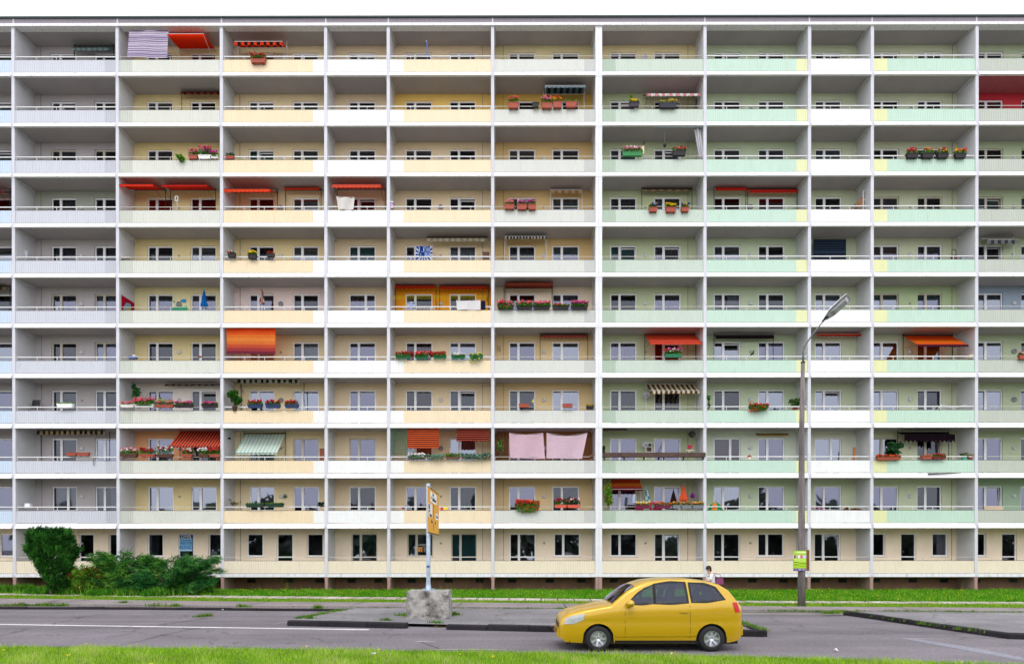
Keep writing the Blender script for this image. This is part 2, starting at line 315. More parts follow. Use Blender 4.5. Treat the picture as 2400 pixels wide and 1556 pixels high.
for ci, c in enumerate(NAMES):
    bl = blocks[0] if ci < 7 else blocks[1]
    x0, x1 = cell_range(c); wd = x1-x0
    for r in range(1, 12):
        zb = ztop(r); zc = ztop(r-1)+.10; fl = zb+.25
        wc = WALLX.get(f'{c}{r}', WALL[c] if r < 11 else '#f4e2c8')
        if r == 11: pass
        wm = mat('wall '+wc, sc3(lin(wc), 1.0), var=.05, scale=1.2, stain=.10, stain_col=sc3(lin(wc), .5))
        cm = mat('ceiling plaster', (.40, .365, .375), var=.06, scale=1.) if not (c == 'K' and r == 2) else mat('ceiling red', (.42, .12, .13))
        b = MB()
        # openings
        if r < 11:
            hd = zc-.40; ops = []
            for (u0, u1), k in zip(OPEN[c], KIND[c]):
                a0 = atY(u0, 700, DEP)[0]; a1 = atY(u1, 700, DEP)[0]; ops.append((a0, a1, fl+(.0 if k == 'd' else .78), hd, 'm', k))
        else:
            hd = 3.36; ops = []
            for (u0, u1, st, k) in OPEN11[c]:
                a0 = atY(u0, 1260, DEP)[0]; a1 = atY(u1, 1260, DEP)[0]; ops.append((a0, a1, fl+(.0 if k == 'd' else .93), hd, st, k))
        ops = [(max(a, x0+.05), min(e, x1-.05), q0, q1, st, k) for a, e, q0, q1, st, k in ops]
        xcur = x0
        for (a0, a1, q0, q1, st, k) in ops:
            b.quad((xcur, DEP, fl), (a0, DEP, fl), (a0, DEP, zc), (xcur, DEP, zc))
            b.quad((a0, DEP, q1), (a1, DEP, q1), (a1, DEP, zc), (a0, DEP, zc))
            if q0 > fl: b.quad((a0, DEP, fl), (a1, DEP, fl), (a1, DEP, q0), (a0, DEP, q0))
            R = DEP+.13
            b.quad((a0, DEP, q0), (a0, R, q0), (a0, R, q1), (a0, DEP, q1)); b.quad((a1, DEP, q0), (a1, DEP, q1), (a1, R, q1), (a1, R, q0))
            b.quad((a0, DEP, q1), (a0, R, q1), (a1, R, q1), (a1, DEP, q1)); b.quad((a0, DEP, q0), (a1, DEP, q0), (a1, R, q0), (a0, R, q0))
            xcur = a1
        b.quad((xcur, DEP, fl), (x1, DEP, fl), (x1, DEP, zc), (xcur, DEP, zc))
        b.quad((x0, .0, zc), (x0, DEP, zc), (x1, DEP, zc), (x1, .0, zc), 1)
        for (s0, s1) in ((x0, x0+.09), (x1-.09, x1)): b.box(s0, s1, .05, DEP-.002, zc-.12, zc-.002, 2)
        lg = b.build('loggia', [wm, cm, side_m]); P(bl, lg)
        # fascia and floor slab
        s = MB()
        if r < 11: s.prism([(-.14, zb), (-.002, zb+.294), (.06, zb+.294), (.06, zb+.10), (.0, zb+.10), (.0, zb)], 'x', x0+.002, x1-.002, 0)
        else: s.box(x0+.002, x1-.002, -.03, .06, zb, zb+.20)
        s.box(x0+.002, x1-.002, .062, DEP+.1, zb+.104, fl-.002, 1)
        sl = s.build('floor_slab', [white_c, slab_m], lg)
        # parapet
        pk = (c, r == 11)
        if pk not in _pm:
            pc = PAN[c] if r < 11 else ('#fbeed6', None, 0)
            _pm[pk] = parapet_mesh(wd-.01, *pc)
        link('parapet', _pm[pk], lg, (x0+.005, .012, zb+(.325 if r < 11 else .23)))
        thin = c in 'BFGK' or r == 11
        if (c, thin) not in _rm: _rm[(c, thin)] = rail_mesh(wd-.01, thin)
        if not (c == 'G' and r == 9): link('handrail', _rm[(c, thin)], lg, (x0+.005, .09, zb+(1.25 if r < 11 else 1.14)))
        cu = CUR.get((c, r), None)
        for i, (a0, a1, q0, q1, st, k) in enumerate(ops):
            rr = random.Random(ci*100+r*7+i)
            q_ = rr.random(); ch = cu[i] if cu and i < len(cu) else ('d' if q_ < (.85 if r < 5 else .42) else ('n' if q_ < (.95 if r < 5 else .72) else ('w' if q_ < .95 else 't')))
            flip = st == 'm' and ((c, r, i) in (('H', 9, 0), ('A', 10, 0), ('D', 6, 0), ('I', 9, 0)))
            tilt = st == 'm' and k == 'd' and rr.random() < .16
            old = r < 10 and (c, r) in (('A', 3), ('A', 6), ('A', 7), ('J', 4), ('J', 6), ('K', 3), ('K', 4), ('D', 9), ('J', 9), ('C', 9)) or (r == 11 and c in 'DE')
            wo_ = link('window', window_mesh(a1-a0, q1-q0, st, k == 'd', ch, flip, old, tilt, rr.randrange(6)), lg, (a0, DEP+.07, q0))
            if k == 'w':
                sb = MB(); sb.box(a0-.08, a1+.08, DEP-.06, DEP+.065, q0-.04, q0-.003); sb.build('window_sill', [frame_o if r == 11 else frame_m], lg)
        if c in LAMPU and c + str(r) not in ('B1', 'G1', 'J11', 'C11', 'B11', 'K1', 'A1'):
            lx, lz = atY(LAMPU[c], 700, DEP)[0], fl+1.72
            kk = LK.get((c, r), 2 if (r == 11 or random.Random(ci*31+r).random() < .3) else 0)
            link('wall_lamp', lamp_me[kk], lg, (lx, DEP-.001, lz))
# piers
for i, x in enumerate(PXs):
    for side in ((0,) if i != 7 else (0, 1)):
        bl = blocks[0] if i < 7 or (i == 7 and side == 0) else blocks[1]
        h = PW[i]/2
        xa, xb = (x-h, x+h) if i != 7 else ((x-h, x-.004) if side == 0 else (x+.004, x+h))
        b = MB(); zz = [ztop(k) for k in range(11, -1, -1)]
        for a, e in zip(zz[:-1], zz[1:]):
            b.box(xa, xb, -.02, .12, a+.012, e, 0); b.box(xa, xb, .12, DEP+.15, a+.012, e, 1); b.box(xa+.01, xb-.01, .0, .1, a-.001, a+.012, 2)
        P(bl, b.build('pier', [wpier_c if i == 7 else pier_m, side_m, slab_m]))
        b = MB(); b.box(xa+.004, xb-.004, -.01, DEP+.1, -.1, ztop(11)-.002, 0)
        if i != 7: b.box(xa-.03, xb+.03, .0, .2, ztop(11)-.12, ztop(11)-.004, 0)
        P(bl, b.build('pier_footing', [mat('brown pink footing paint', (.36, .23, .20), var=.1, stain=.2)]))
# attic, roof, basement
for k, bl in enumerate(blocks):
    xa, xb = (PXs[0]-.1, PXs[7]-.006) if k == 0 else (PXs[7]+.006, PXs[-1]+.1)
    Z = ZROOF
    b = MB(); b.box(xa, xb, -.10, .3, Z, Z+.16)
    xx = xa
    P(bl, b.build('eaves_beam', [white_c]))
    b = MB(); b.box(xa, xb, .02, .3, Z+.163, Z+.52, 0)
    xj = [p for p in PXs if xa+.5 < p < xb-.5]
    for p in xj: b.box(p-.04, p+.04, .012, .1, Z+.164, Z+.519, 1)
    for p in np.arange(xa+.3, xb-.3, 1.2): b.box(p-.008, p+.008, -.104, 0, Z+.01, Z+.15, 2)
    P(bl, b.build('attic_band', [attic_m, side_m, slab_m]))
    b = MB(); b.box(xa, xb, -.06, .5, Z+.522, Z+.60, 0); b.box(xa, xb, .1, .5, Z+.60, Z+.88, 1); b.box(xa, xb, .06, 12, Z+.56, Z+.6, 0)
    P(bl, b.build('roof_edge', [mat('dark cornice sheet', (.06, .08, .08), var=.1), mat('white roof flashing', (.86, .88, .88), var=.02)]))
    b = MB(); b.box(xa, xb, DEP, DEP+.2, -.2, ztop(11)+.1, 0)
    bw = P(bl, b.build('basement_wall', [base_m]))
    vm = MB(); vm.box(-.26, .26, -.02, .0, -.12, .12, 0); vm.box(-.22, .22, -.03, -.02, -.09, .09, 1)
    vme = vm.mesh('vent', [mat('vent frame grey', (.08, .075, .075)), dark_m])
    for i in range(len(PXs)-1):
        if not (xa-.2 < PXs[i] < xb-.5): continue
        for fr in ((.3, .75) if sp[max(0, i-1) if i-1 < len(sp) else -1] < 4 else (.18, .55, .86)):
            link('vent', vme, bw, (PXs[i]+fr*(PXs[i+1]-PXs[i]), DEP-.001, .52))
    b = MB(); b.box(xa, xb, DEP+1.4, 12, -.2, Z+.5, 0); b.box(xa-.0, xa+.1, 0, DEP+1.4, -.2, Z+.1) if k == 0 else b.box(xb-.1, xb, 0, DEP+1.4, -.2, Z+.1)
    P(bl, b.build('outer_wall', [side_m]))
for c, u in (('A', 97), ('C', 563), ('E', 1131), ('F', 1180), ('G', 1612), ('J', 2231)):
    bl = blocks[0] if c in 'ACEF' else blocks[1]
    xx = atY(u, 700, DEP)[0]; b = MB()
    for r in range(1, 12):
        b.box(xx-.012, xx+.012, DEP-.016, DEP-.001, ztop(r)+.25, ztop(r-1)+.098)
    P(bl, b.build('downpipe', [mat('thin beige pipe', (.25, .22, .18))]))
for (u, v) in ((1200+90/3.839, 26), (1200+1322/3.839, 25), (1780+852/3.839, 26), (1780+2127/3.839, 27), (452, 30)):
    x, z = atY(u, v, .6); b = MB(); b.tube([(x, .6, ZROOF+.6), (x, .6, z)], .03, n=5)
    P(blocks[0] if u < 1400 else blocks[1], b.build('lightning_rod', [mat('grey rod', (.2, .2, .2))]))
# ---------------------------------------------------------------- foliage and small object builders
def clumps(n, c, r, size, mats_n, weights, squash=1.0, seed=0, tri=True, updir=0.):
    g = np.random.default_rng(seed)
    d = g.normal(size=(n, 3)); d /= np.linalg.norm(d, axis=1)[:, None]
    p = d*(g.random((n, 1))**.45)*np.array(r) + np.array(c)
    a = g.normal(size=(n, 3)); a[:, 2] += updir; a /= np.linalg.norm(a, axis=1)[:, None]
    b = np.cross(a, g.normal(size=(n, 3))); b /= np.linalg.norm(b, axis=1)[:, None]
    s = (size*(.6+.8*g.random((n, 1))))
    V = np.stack([p-a*s*.5-b*s*.12, p+b*s*.35, p+a*s*.6, p-b*s*.35], 1).reshape(-1, 3)
    return V, g.choice(mats_n, n, p=weights)
def join(parts): return np.concatenate([p[0] for p in parts]), np.concatenate([p[1] for p in parts])
LEAFS = ['#3f7a1c', '#5f9a28', '#2c5a18']
_seed = [100]
def flower_mesh(wd, hh, petals, leafs, trail=0., dens=1., leafk=1., dp=.12):
    _seed[0] += 1; sd_ = _seed[0]; parts = []; g = random.Random(sd_)
    n = int(230*wd/.6*dens*leafk)
    k = max(1, int(wd/.12))
    for i in range(k):
        x = (i+.5)/k*wd - wd/2
        parts.append(clumps(int(n/k), (x, g.uniform(-.02, .02), hh*g.uniform(.28, .5)), (.10, dp, hh*.55), .075, [0, 1], [.6, .4], seed=sd_*50+i))
    if trail:
        parts.append(clumps(int(n*.5), (0, -dp, -trail*.45), (wd*.5, .05, trail*.6), .06, [0, 1], [.6, .4], seed=sd_*50+30))
    V, M = join(parts); mats = [leaf(leafs[0]), leaf(leafs[1])]
    for q, pc in enumerate(petals):
        mats.append(mat('petal '+pc, lin(pc), rough=.7, var=.15, trans=.2))
        for i in range(max(3, int(wd/.05*dens/len(petals)*1.6))):
            x = g.uniform(-.5, .5)*wd; z = hh*g.uniform(.5, 1.05) - (g.random() < .4)*trail*g.random()*1.6
            v, m_ = clumps(16, (x, g.uniform(-dp*1.3, dp*.2), z), (.05, .045, .04), .065, [q+2], [1.], seed=sd_*97+i+q*40)
            V = np.concatenate([V, v]); M = np.concatenate([M, m_])
    return tris_mesh('flowers', V, M, mats, 4)
def flower_box(cell, u0, u1, vf, vb, v1, boxc, petals, desc, Y=-.10, leafs=('#4f8a22', '#3a6a1a'), trail=0., dens=1., cat='flower box', group=None, name='flower_box', leafk=1., empty=False):
    x0, zb = atY(u0, v1, Y); x1, zt = atY(u1, vb, Y); _, zf = atY(u0, vf, Y)
    wd = x1-x0; h = max(.06, zt-zb); t = thing(name, ((x0+x1)/2, Y, zb), L(desc, cell), cat, group)
    b = MB(); d = .09; tp = .8
    o = [(-wd/2, -d), (wd/2, -d), (wd/2, d), (-wd/2, d)]; lo = [(a*(1-.10), c*tp, 0) for a, c in o]; hi = [(a, c, h) for a, c in o]
    b.poly(lo[::-1])
    for i in range(4): b.quad(lo[i], lo[(i+1) % 4], hi[(i+1) % 4], hi[i])
    for a, c_, e, f in ((-wd/2-.01, wd/2+.01, -d-.012, -d+.012), (-wd/2-.01, wd/2+.01, d-.012, d+.012)): b.box(a, c_, e, f, h-.02, h+.012)
    b.box(-wd/2-.01, -wd/2+.014, -d+.013, d-.013, h-.02, h+.012); b.box(wd/2-.014, wd/2+.01, -d+.013, d-.013, h-.02, h+.012)
    b.quad((-wd/2+.015, -d+.013, h-.01), (wd/2-.015, -d+.013, h-.01), (wd/2-.015, d-.013, h-.01), (-wd/2+.015, d-.013, h-.01), 1)
    for q in (-wd*.3, wd*.3): b.box(q-.01, q+.01, -d*.9, d+.1, -.015, -.002, 2)
    b.build('planter', [mat('planter '+boxc, lin(boxc), rough=.6, var=.12, scale=8), mat('potting soil', (.04, .025, .015)), black_m], t)
    if not empty:
        fl = link('flowers', flower_mesh(wd*.98, max(.08, zf-zt), petals, leafs, trail, dens, leafk), t, (0, 0, h))
    return t
def plant(cell, u0, u1, vt, vb, desc, leafs, petals=(), Y=.2, cat='potted plant', name='potted_plant', pot=None, n=500, size=.11, raw=False, stems=True):
    x0, zb = atY(u0, vb, Y); x1, zt = atY(u1, vt, Y); wd, h = x1-x0, zt-zb
    t = thing(name, ((x0+x1)/2, Y, zb), desc if raw else L(desc, cell), cat)
    _seed[0] += 1; sdd = _seed[0]; g = random.Random(sdd); parts = []; b = MB()
    for i in range(9):
        px, pz = g.uniform(-.32, .32)*wd, g.uniform(.25, .85)*h; py = g.uniform(-.1, .1)
        parts.append(clumps(n//9, (px, py, pz), (wd*.22, .12, h*.18), size, [0, 1], [.6, .4], seed=sdd*31+i))
        b.tube([(0, 0, 0), (px*.5, py*.6, pz*.5), (px, py, pz)], [.012, .01, .006], n=5)
    b.build('stem', [mat('green brown stem', (.08, .07, .03))], t)
    V, M = join(parts); mats = [leaf(leafs[0]), leaf(leafs[1])]
    for q, pc in enumerate(petals):
        mats.append(mat('petal '+pc, lin(pc), rough=.7, var=.15, trans=.2))
        for i in range(8):
            v, m_ = clumps(12, (g.uniform(-.45, .45)*wd, -.1, g.uniform(.3, 1)*h), (.05, .05, .05), .06, [q+2], [1.], seed=sdd*97+i+q*40); V = np.concatenate([V, v]); M = np.concatenate([M, m_])
    link('foliage', tris_mesh('foliage', V, M, mats, 4), t)
    if pot:
        pb = MB(); pb.lathe([(.001, -.22), (.10, -.22), (.14, 0), (.15, 0), (.15, .03), (.12, .03), (.12, -.01), (.001, -.01)], n=12); pb.build('pot', [mat('planter '+pot, lin(pot), var=.1)], t)
    return t
def fabric_grid(b, P00, P10, P11, P01, nx, ny, mi, sag=0., wave=0.):
    """P00..P10 along x at the first line, P01..P11 at the second line"""
    P00, P10, P11, P01 = map(Vector, (P00, P10, P11, P01)); base = len(b.v)
    for j in range(ny+1):
        for i in range(nx+1):
            s, t = i/nx, j/ny; p = (P00*(1-s)+P10*s)*(1-t)+(P01*(1-s)+P11*s)*t
            p.z -= sag*4*t*(1-t); p.y += wave*math.sin(s*9+t*2)
            b.v.append(tuple(p))
    for j in range(ny):
        for i in range(nx):
            a = base+j*(nx+1)+i; b.f.append((a, a+1, a+nx+2, a+nx+1)); b.m.append(mi(i/nx, j/ny))
def stripe_fn(style, n):
    if style == 's': return lambda s, t: int(s*n) % 2          # stripes along the fall
    if style == 'h': return lambda s, t: int(t*n) % 2
    if style == 'g': return lambda s, t: min(n-1, int(t*n))
    return lambda s, t: 0
def awning(cell, uR0, uR1, vR, YR, YF, vF, vV, cols, style='p', n=1, desc='', cat='awning', posts=(1, 1), postm='b', arms=True, scal=True, val=None, sag=.035):
    x0, zr = atY(uR0, vR, YR); x1, _ = atY(uR1, vR, YR); _, zf = atY(uR0, vF, YF); _, zv = atY(uR0, vV, YF)
    fl = ztop(int(cell[1:]))+.25; ce = ztop(int(cell[1:])-1)+.095
    t = thing('awning', ((x0+x1)/2, YR, fl), L(desc, cell), cat); ox, oy, oz = t.location
    T = lambda p: (p[0]-ox, p[1]-oy, p[2]-oz)
    mats = [cloth(c) for c in cols]; wd = x1-x0; nx = n*6 if style == 's' else 24
    b = MB(); fn = stripe_fn(style, n); ny = max(6, n if style in 'gh' else 6)
    fabric_grid(b, T((x0, YR, zr)), T((x1, YR, zr)), T((x1, YF, zf)), T((x0, YF, zf)), nx, ny, fn, sag)
    b.build('fabric', mats, t)
    h = max(.05, zf-zv); b = MB(); nv = 72; k = max(6, int(wd/.24))
    for i in range(nv):
        s0, s1 = i/nv, (i+1)/nv; d0 = h*(1-.3*abs(math.sin(s0*k*math.pi))) if scal else h; d1 = h*(1-.3*abs(math.sin(s1*k*math.pi))) if scal else h
        y0, y1 = YF+.012*math.sin(s0*k*6), YF+.012*math.sin(s1*k*6)
        mi = 0 if style != 's' else fn(s0+1e-4, 0)
        b.quad(T((x0+s0*wd, YF, zf)), T((x0+s1*wd, YF, zf)), T((x0+s1*wd, y1, zf-d1)), T((x0+s0*wd, y0, zf-d0)), mi)
    b.build('valance', mats if val is None else [cloth(val)]*len(mats), t)
    pm = black_m if postm == 'b' else steel_w
    b = MB(); b.tube([T((x0-.04, YR, zr+.02)), T((x1+.04, YR, zr+.02))], .035, n=8); b.build('roller', [pm], t)
    b = MB(); b.tube([T((x0, YF, zf)), T((x1, YF, zf))], .014, n=6); b.build('front_bar', [pm], t)
    YP = YR-.05
    for q, xx in zip(posts, (x0-.03, x1+.03)):
        if q: b = MB(); b.tube([T((xx, YP, fl)), T((xx, YP, ce))], .02, n=6); b.build('post', [pm], t)
    if arms and abs(YR-YF) > .3:
        for xx in (x0+.05, x1-.05): b = MB(); b.tube([T((xx, YP, zr-.75)), T((xx, YF+.01, zf))], .010, n=5); b.build('arm', [pm], t)
    return t
def hanging(cell, pts, Y, cols, style, n, desc, name='hanging_cloth', cat='cloth', nx=24, ny=24, wave=.03, scal=False, sagtop=0.):
    """pts: pixel corners tl,tr,br,bl of a cloth hanging in the plane Y"""
    w_ = [atY(u, v, Y) for u, v in pts]; W = [(a, Y, z) for a, z in w_]
    t = thing(name, W[3], L(desc, cell), cat); o = Vector(W[3]); W = [tuple(Vector(p)-o) for p in W]
    b = MB(); fn = stripe_fn(style, n); fabric_grid(b, W[0], W[1], W[2], W[3], nx, ny, fn, 0, wave)
    if sagtop:
        for j in range(ny+1):
            for i in range(nx+1):
                s, tt = i/nx, j/ny; k = j*(nx+1)+i; p = b.v[k]; b.v[k] = (p[0], p[1], p[2]-sagtop*4*s*(1-s)*(1-tt))
    if scal:
        bw = len(b.v)-(nx+1)
        for i in range(nx+1): p = b.v[bw+i]; b.v[bw+i] = (p[0], p[1], p[2]+.05*abs(math.sin(i/nx*8*math.pi)))
    b.build('fabric', [cloth(c) for c in cols], t, True)
    x0, x1 = W[0][0], W[1][0]; b = MB(); b.tube([W[0], W[1]], .012, n=6) if not sagtop else b.tube([(x0, 0, W[0][2]), ((x0+x1)/2, 0, W[0][2]-sagtop*.98), (x1, 0, W[1][2])], .006, n=5)
    b.build('top_rod' if not sagtop else 'cord', [black_m if not sagtop else steel_w], t)
    return t
def simple(cell, name, u, v, Y, desc, cat, parts, raw=False):
    """parts: list of (part name, fn(MB), material) in local metres; origin at pixel u,v on plane Y"""
    x, z = atY(u, v, Y); t = thing(name, (x, Y, z), desc if raw else L(desc, cell), cat)
    for pn, fn, m_ in parts: b = MB(); fn(b); b.build(pn, m_ if isinstance(m_, list) else [m_], t)
    return t
def pmat(h, **k): return mat('paint '+h, lin(h), **{'rough': .5, 'var': .08, **k})
# ---------------------------------------------------------------- awnings and blinds
A = awning
A('A1', 177, 266, 110, 1.3, .95, 112, 121, ['#8fa3a0', '#6f8583'], 's', 14, 'faded grey green wavy awning, nearly rolled in')
hanging('B1', [(303, 73), (395, 73), (392, 137), (297, 134)], .0, ['#d8cce4', '#8a7aa8', '#efe8f4', '#a898c0'], 'g', 4, 'white and lavender striped side screen', 'side_screen', 'screen', ny=36, wave=.02)
_o = [x for x in bpy.data.objects if x.name.startswith('side_screen')][0]
for ch in _o.children:
    if ch.name.startswith('fabric'): ch.data.polygons.foreach_set('material_index', [int((i//24)/36*44) % 4 for i in range(24*36)])
A('B1', 422, 505, 116, 1.3, -.05, 80, 84, ['#ee3412'], 'p', 1, 'big bright red orange awning stretched out', postm='w', posts=(1, 0))
A('C1', 562, 672, 112, 1.0, .3, 98, 109, ['#e8401c', '#2a1a1a'], 's', 15, 'red and black striped awning on white poles', postm='w')
A('0', -60, 24, 0, 0, 0, 0, 0, ['#c03020']) if False else None
A('B2', 428, 520, 217, 1.25, 1.0, 216.5, 223, ['#a04028', '#3a1c18'], 's', 12, 'rust and black striped awning, rolled in')
A('F2', 1275, 1368, 221, 1.25, .35, 201, 207, ['#5c707c', '#22303c'], 's', 13, 'dark blue grey striped awning seen from below', postm='w', val='#a8bcc8')
A('G2', 1509, 1630, 226, 1.25, .3, 219, 227, ['#e8a0a4', '#f2ece8', '#e8a0a4'], 's', 15, 'pink and white awning with scalloped edge', posts=(0, 1), val=None)
A('K2', 2302, 2380, 222, 1.25, 1.0, 221, 223, ['#8a2030'], 'p', 1, 'thin dark red rolled awning') if False else None
hanging('G3', [(1627, 302), (1642, 302), (1648, 370), (1640, 370)], .12, ['#e6e4ea', '#c8c6d0'], 's', 5, 'white gathered side curtain tied at the edge', 'side_curtain', 'curtain', nx=15, ny=10, wave=.05)
A('G3', 1530, 1638, 300, .35, -.02, 296, 299, ['#bfd4e0'], 'p', 1, 'pale blue rolled awning right under the slab', posts=(0, 0), arms=False, scal=False)
A('04', -70, 24, 452, 1.2, .5, 448, 454, ['#e0281c'], 'p', 1, 'red awning running out of the picture')
A('B4', 304, 388, 446, 1.25, .0, 432, 438, ['#f03c28'], 'p', 1, 'bright red awning over the left window')
A('B4', 402, 505, 446, 1.25, .25, 433, 439, ['#f0392a'], 'p', 1, 'bright red awning over the right window')
A('C4', 540, 650, 452, 1.25, .1, 443, 452, ['#f2502e'], 'p', 1, 'orange red awning with wavy edge, drooping')
A('C4', 671, 752, 446, 1.25, .9, 440, 446, ['#ee4a2c'], 'p', 1, 'narrow orange red awning by the right window')
A('D4', 792, 902, 444, 1.25, .1, 432, 442, ['#ee6048'], 'p', 1, 'salmon red awning above a white cloth')
A('F4', 1291, 1363, 446, 1.2, 1.0, 446, 455, ['#dcb890', '#b88c68'], 's', 9, 'small beige awning over the right window', postm='w')
A('G4', 1505, 1620, 444, 1.2, 1.0, 444, 450, ['#b89878', '#8a7058'], 's', 12, 'beige brown rolled awning on dark posts')
A('H4', 1674, 1746, 440, 1.2, .9, 440, 447, ['#e03020'], 'p', 1, 'red rolled awning on the left', scal=False)
A('H4', 1753, 1866, 444, 1.2, 1.0, 444, 452, ['#e4352a'], 'p', 1, 'red rolled awning on the right', scal=False)
A('E5', 1003, 1141, 558, 1.2, .8, 558, 568, ['#d8d0bc', '#b8ae98'], 's', 20, 'long cream awning with wavy edge', posts=(0, 0), arms=False)
A('F5', 1184, 1280, 554, 1.1, .7, 554, 561, ['#dedede', '#1c1c1e'], 's', 26, 'black and white pinstriped awning on white poles', postm='w')
A('K5', 2302, 2373, 561, 1.2, .8, 562, 574, ['#9a9aa0', '#54545c'], 's', 9, 'grey striped awning with wavy edge', postm='w', posts=(0, 1))
hanging('I5', [(1906, 561), (1983, 561), (1983, 611), (1906, 611)], .9, ['#3a4860', '#141a26'], 'h', 26, 'closed dark blue venetian blind', 'venetian_blind', 'blind', nx=2, ny=26, wave=0.)
A('06', -70, 24, 671, 1.2, .9, 672, 681, ['#5c4438', '#a08870'], 's', 10, 'brown striped awning running out of the picture')
A('E6', 929, 1021, 668, 1.2, .95, 669, 678, ['#d23c1c'], 'p', 1, 'dark orange awning left of ochre wall')
A('E6', 1032, 1144, 671, 1.2, .95, 670, 680, ['#cc4024'], 'p', 1, 'dark orange awning right of ochre wall')
A('F6', 1184, 1294, 676, 1.2, .5, 662, 671, ['#9c4a38'], 'p', 1, 'brick red awning over pink flowers')
hanging('C7', [(531, 768), (645.5, 768), (645.5, 832), (531, 830)], .03, ['#f2491e', '#f4602a', '#f68038', '#f89448', '#f08040', '#d85c40', '#b04448', '#7c3444'], 'g', 8, 'big orange vertical blind fading to purple', 'side_screen', 'screen', scal=True, wave=.015)
A('F7', 1267, 1376, 785, 1.2, 1.0, 785, 793, ['#b8584c'], 'p', 1, 'faded red rolled awning on black posts')
A('G7', 1512, 1629, 784.5, 1.28, .0, 802, 808, ['#f0563c'], 'p', 1, 'red orange awning pulled out over flowers')
A('H7', 1674, 1810, 787, 1.2, .95, 787, 794, ['#2c2024'], 'p', 1, 'dark brown rolled awning on black posts', scal=False)
A('I7', 1911, 2012, 782, 1.2, .9, 782, 789, ['#dc3a24'], 'p', 1, 'red rolled awning with white pole', postm='w', posts=(0, 1))
A('J7', 2117, 2230, 786.5, 1.28, -.05, 808, 814, ['#e8501c', '#f4641c', '#f88020', '#f06a1c', '#d8441c'], 'g', 5, 'orange awning with dark edge, pulled out', val='#4a1c30')
A('B8', 392, 514, 902, 1.2, .95, 901, 905, ['#4a3834', '#a09084'], 's', 16, 'thin brown striped awning, rolled in', posts=(0, 0))
A('C8', 568, 712, 891, 1.25, .6, 888, 899, ['#20302a', '#c8d0c4'], 's', 22, 'dark green and white striped awning')
A('G8', 1515, 1628, 900.5, 1.28, .35, 915, 924, ['#5c4440', '#f0dcb8'], 's', 20, 'brown and cream striped awning', postm='w', posts=(1, 1))
A('A9', 99, 257, 1005, 1.2, .8, 1009, 1020, ['#3a2c28', '#d2bc90'], 's', 26, 'black and beige striped awning')
A('B9', 424, 540, 1008, 1.28, .0, 1046, 1049, ['#f2684a', '#7c302c'], 's', 34, 'coral and dark striped awning hanging down')
A('C9', 574, 668, 1016.5, 1.28, .05, 1061, 1065.5, ['#bfe0d4', '#e8f2ea'], 's', 22, 'mint and white striped awning hanging down')
hanging('E9', [(954, 1003), (1029, 1003), (1029, 1052), (954, 1052)], .03, ['#f06a30', '#5c2c30'], 'h', 20, 'orange and black horizontally striped blind', 'side_screen', 'screen', ny=20, scal=True, wave=.01)
hanging('E9', [(1070, 1005), (1146, 1005), (1146, 1035), (1070, 1035)], .03, ['#b8503c', '#3c2024'], 'h', 12, 'short dark red striped blind', 'side_screen', 'screen', ny=12, scal=True, wave=.01)
hanging('F9', [(1193, 1014), (1273, 1014), (1277, 1075), (1196, 1073)], .06, ['#f4d0e0'], 'p', 1, 'large pale pink sheet on the left', 'bed_sheet', 'sheet', wave=.05, sagtop=.12)
hanging('F9', [(1281, 1014), (1377, 1014), (1364, 1075), (1281, 1074)], .06, ['#f6d6e6'], 'p', 1, 'large pale pink sheet on the right', 'bed_sheet', 'sheet', wave=.03, sagtop=.2)
A('H9', 1773, 1846, 1018, 1.2, 1.12, 1017, 1020.5, ['#c08c30'], 'p', 1, 'ochre rolled up awning above the window', posts=(0, 0), scal=False)
A('J9', 2104, 2221, 1014, 1.2, .6, 1018, 1038, ['#2a1a26'], 'p', 1, 'dark aubergine awning above terracotta boxes')
A('G9', 1411, 1468, 1007, .6, .5, 1006, 1008, ['#7c4038'], 'p', 1, 'rust brown rolled awning under the ceiling', posts=(0, 0), arms=False, scal=False)
A('G10', 1431, 1500, 1123, 1.28, .55, 1146, 1151, ['#e8502c', '#f48a30', '#ee7430', '#c84c34', '#a03848'], 'g', 5, 'small orange awning beside green vines', val='#5c1c30', postm='w')
# ---------------------------------------------------------------- flower boxes
F = flower_box; TC = '#a04c3a'; BK = '#2a2428'; RED, PNK, MAG, YEL, WHT, ORG = '#d02028', '#f08098', '#d040a0', '#f0d020', '#f4f0f0', '#f06030'
F('C1', 588, 623, 127, 137, 149, TC, [RED], 'terracotta box with red geraniums', trail=.05)
F('F2', 1191, 1216, 227, 243, 255, TC, [PNK, ORG], 'terracotta box of pink flowers, leftmost')
F('F2', 1248, 1263, 240, 243, 253, BK, [], 'small black planter between pink flower boxes', empty=True)
F('F2', 1269, 1294, 229, 244, 255, TC, [PNK, '#f0a0b0'], 'terracotta box of pale pink flowers')
F('F2', 1296, 1317, 231, 241, 254, TC, [ORG, YEL], 'terracotta box of orange yellow flowers')
F('F2', 1326, 1352, 233, 241, 253, TC, [], 'wide terracotta box with green sprout', dens=.4)
F('G2', 1475, 1498, 236, 243, 252, '#3a3040', [YEL], 'dark box of yellow flowers')
F('G2', 1545, 1586, 237, 244, 254, '#30303c', [YEL], 'long dark box with sparse plants', dens=.3)
F('B3', 443, 464, 352, 366, 374, TC, [RED, PNK], 'terracotta pot of red flowers', Y=.0)
F('B3', 466, 495, 346, 366, 374, '#e8e4e0', [RED, MAG, PNK], 'white box of red and magenta flowers', Y=.0, dens=1.3)
F('B3', 496, 511, 356, 366, 373, '#e8e4e0', [MAG], 'small white box of magenta flowers', Y=.0, trail=.05)
F('C3', 530, 549, 357, 368, 374, TC, [], 'small terracotta planter with dark green plant', leafs=('#2a5030', '#3c6a3c'), Y=.05)
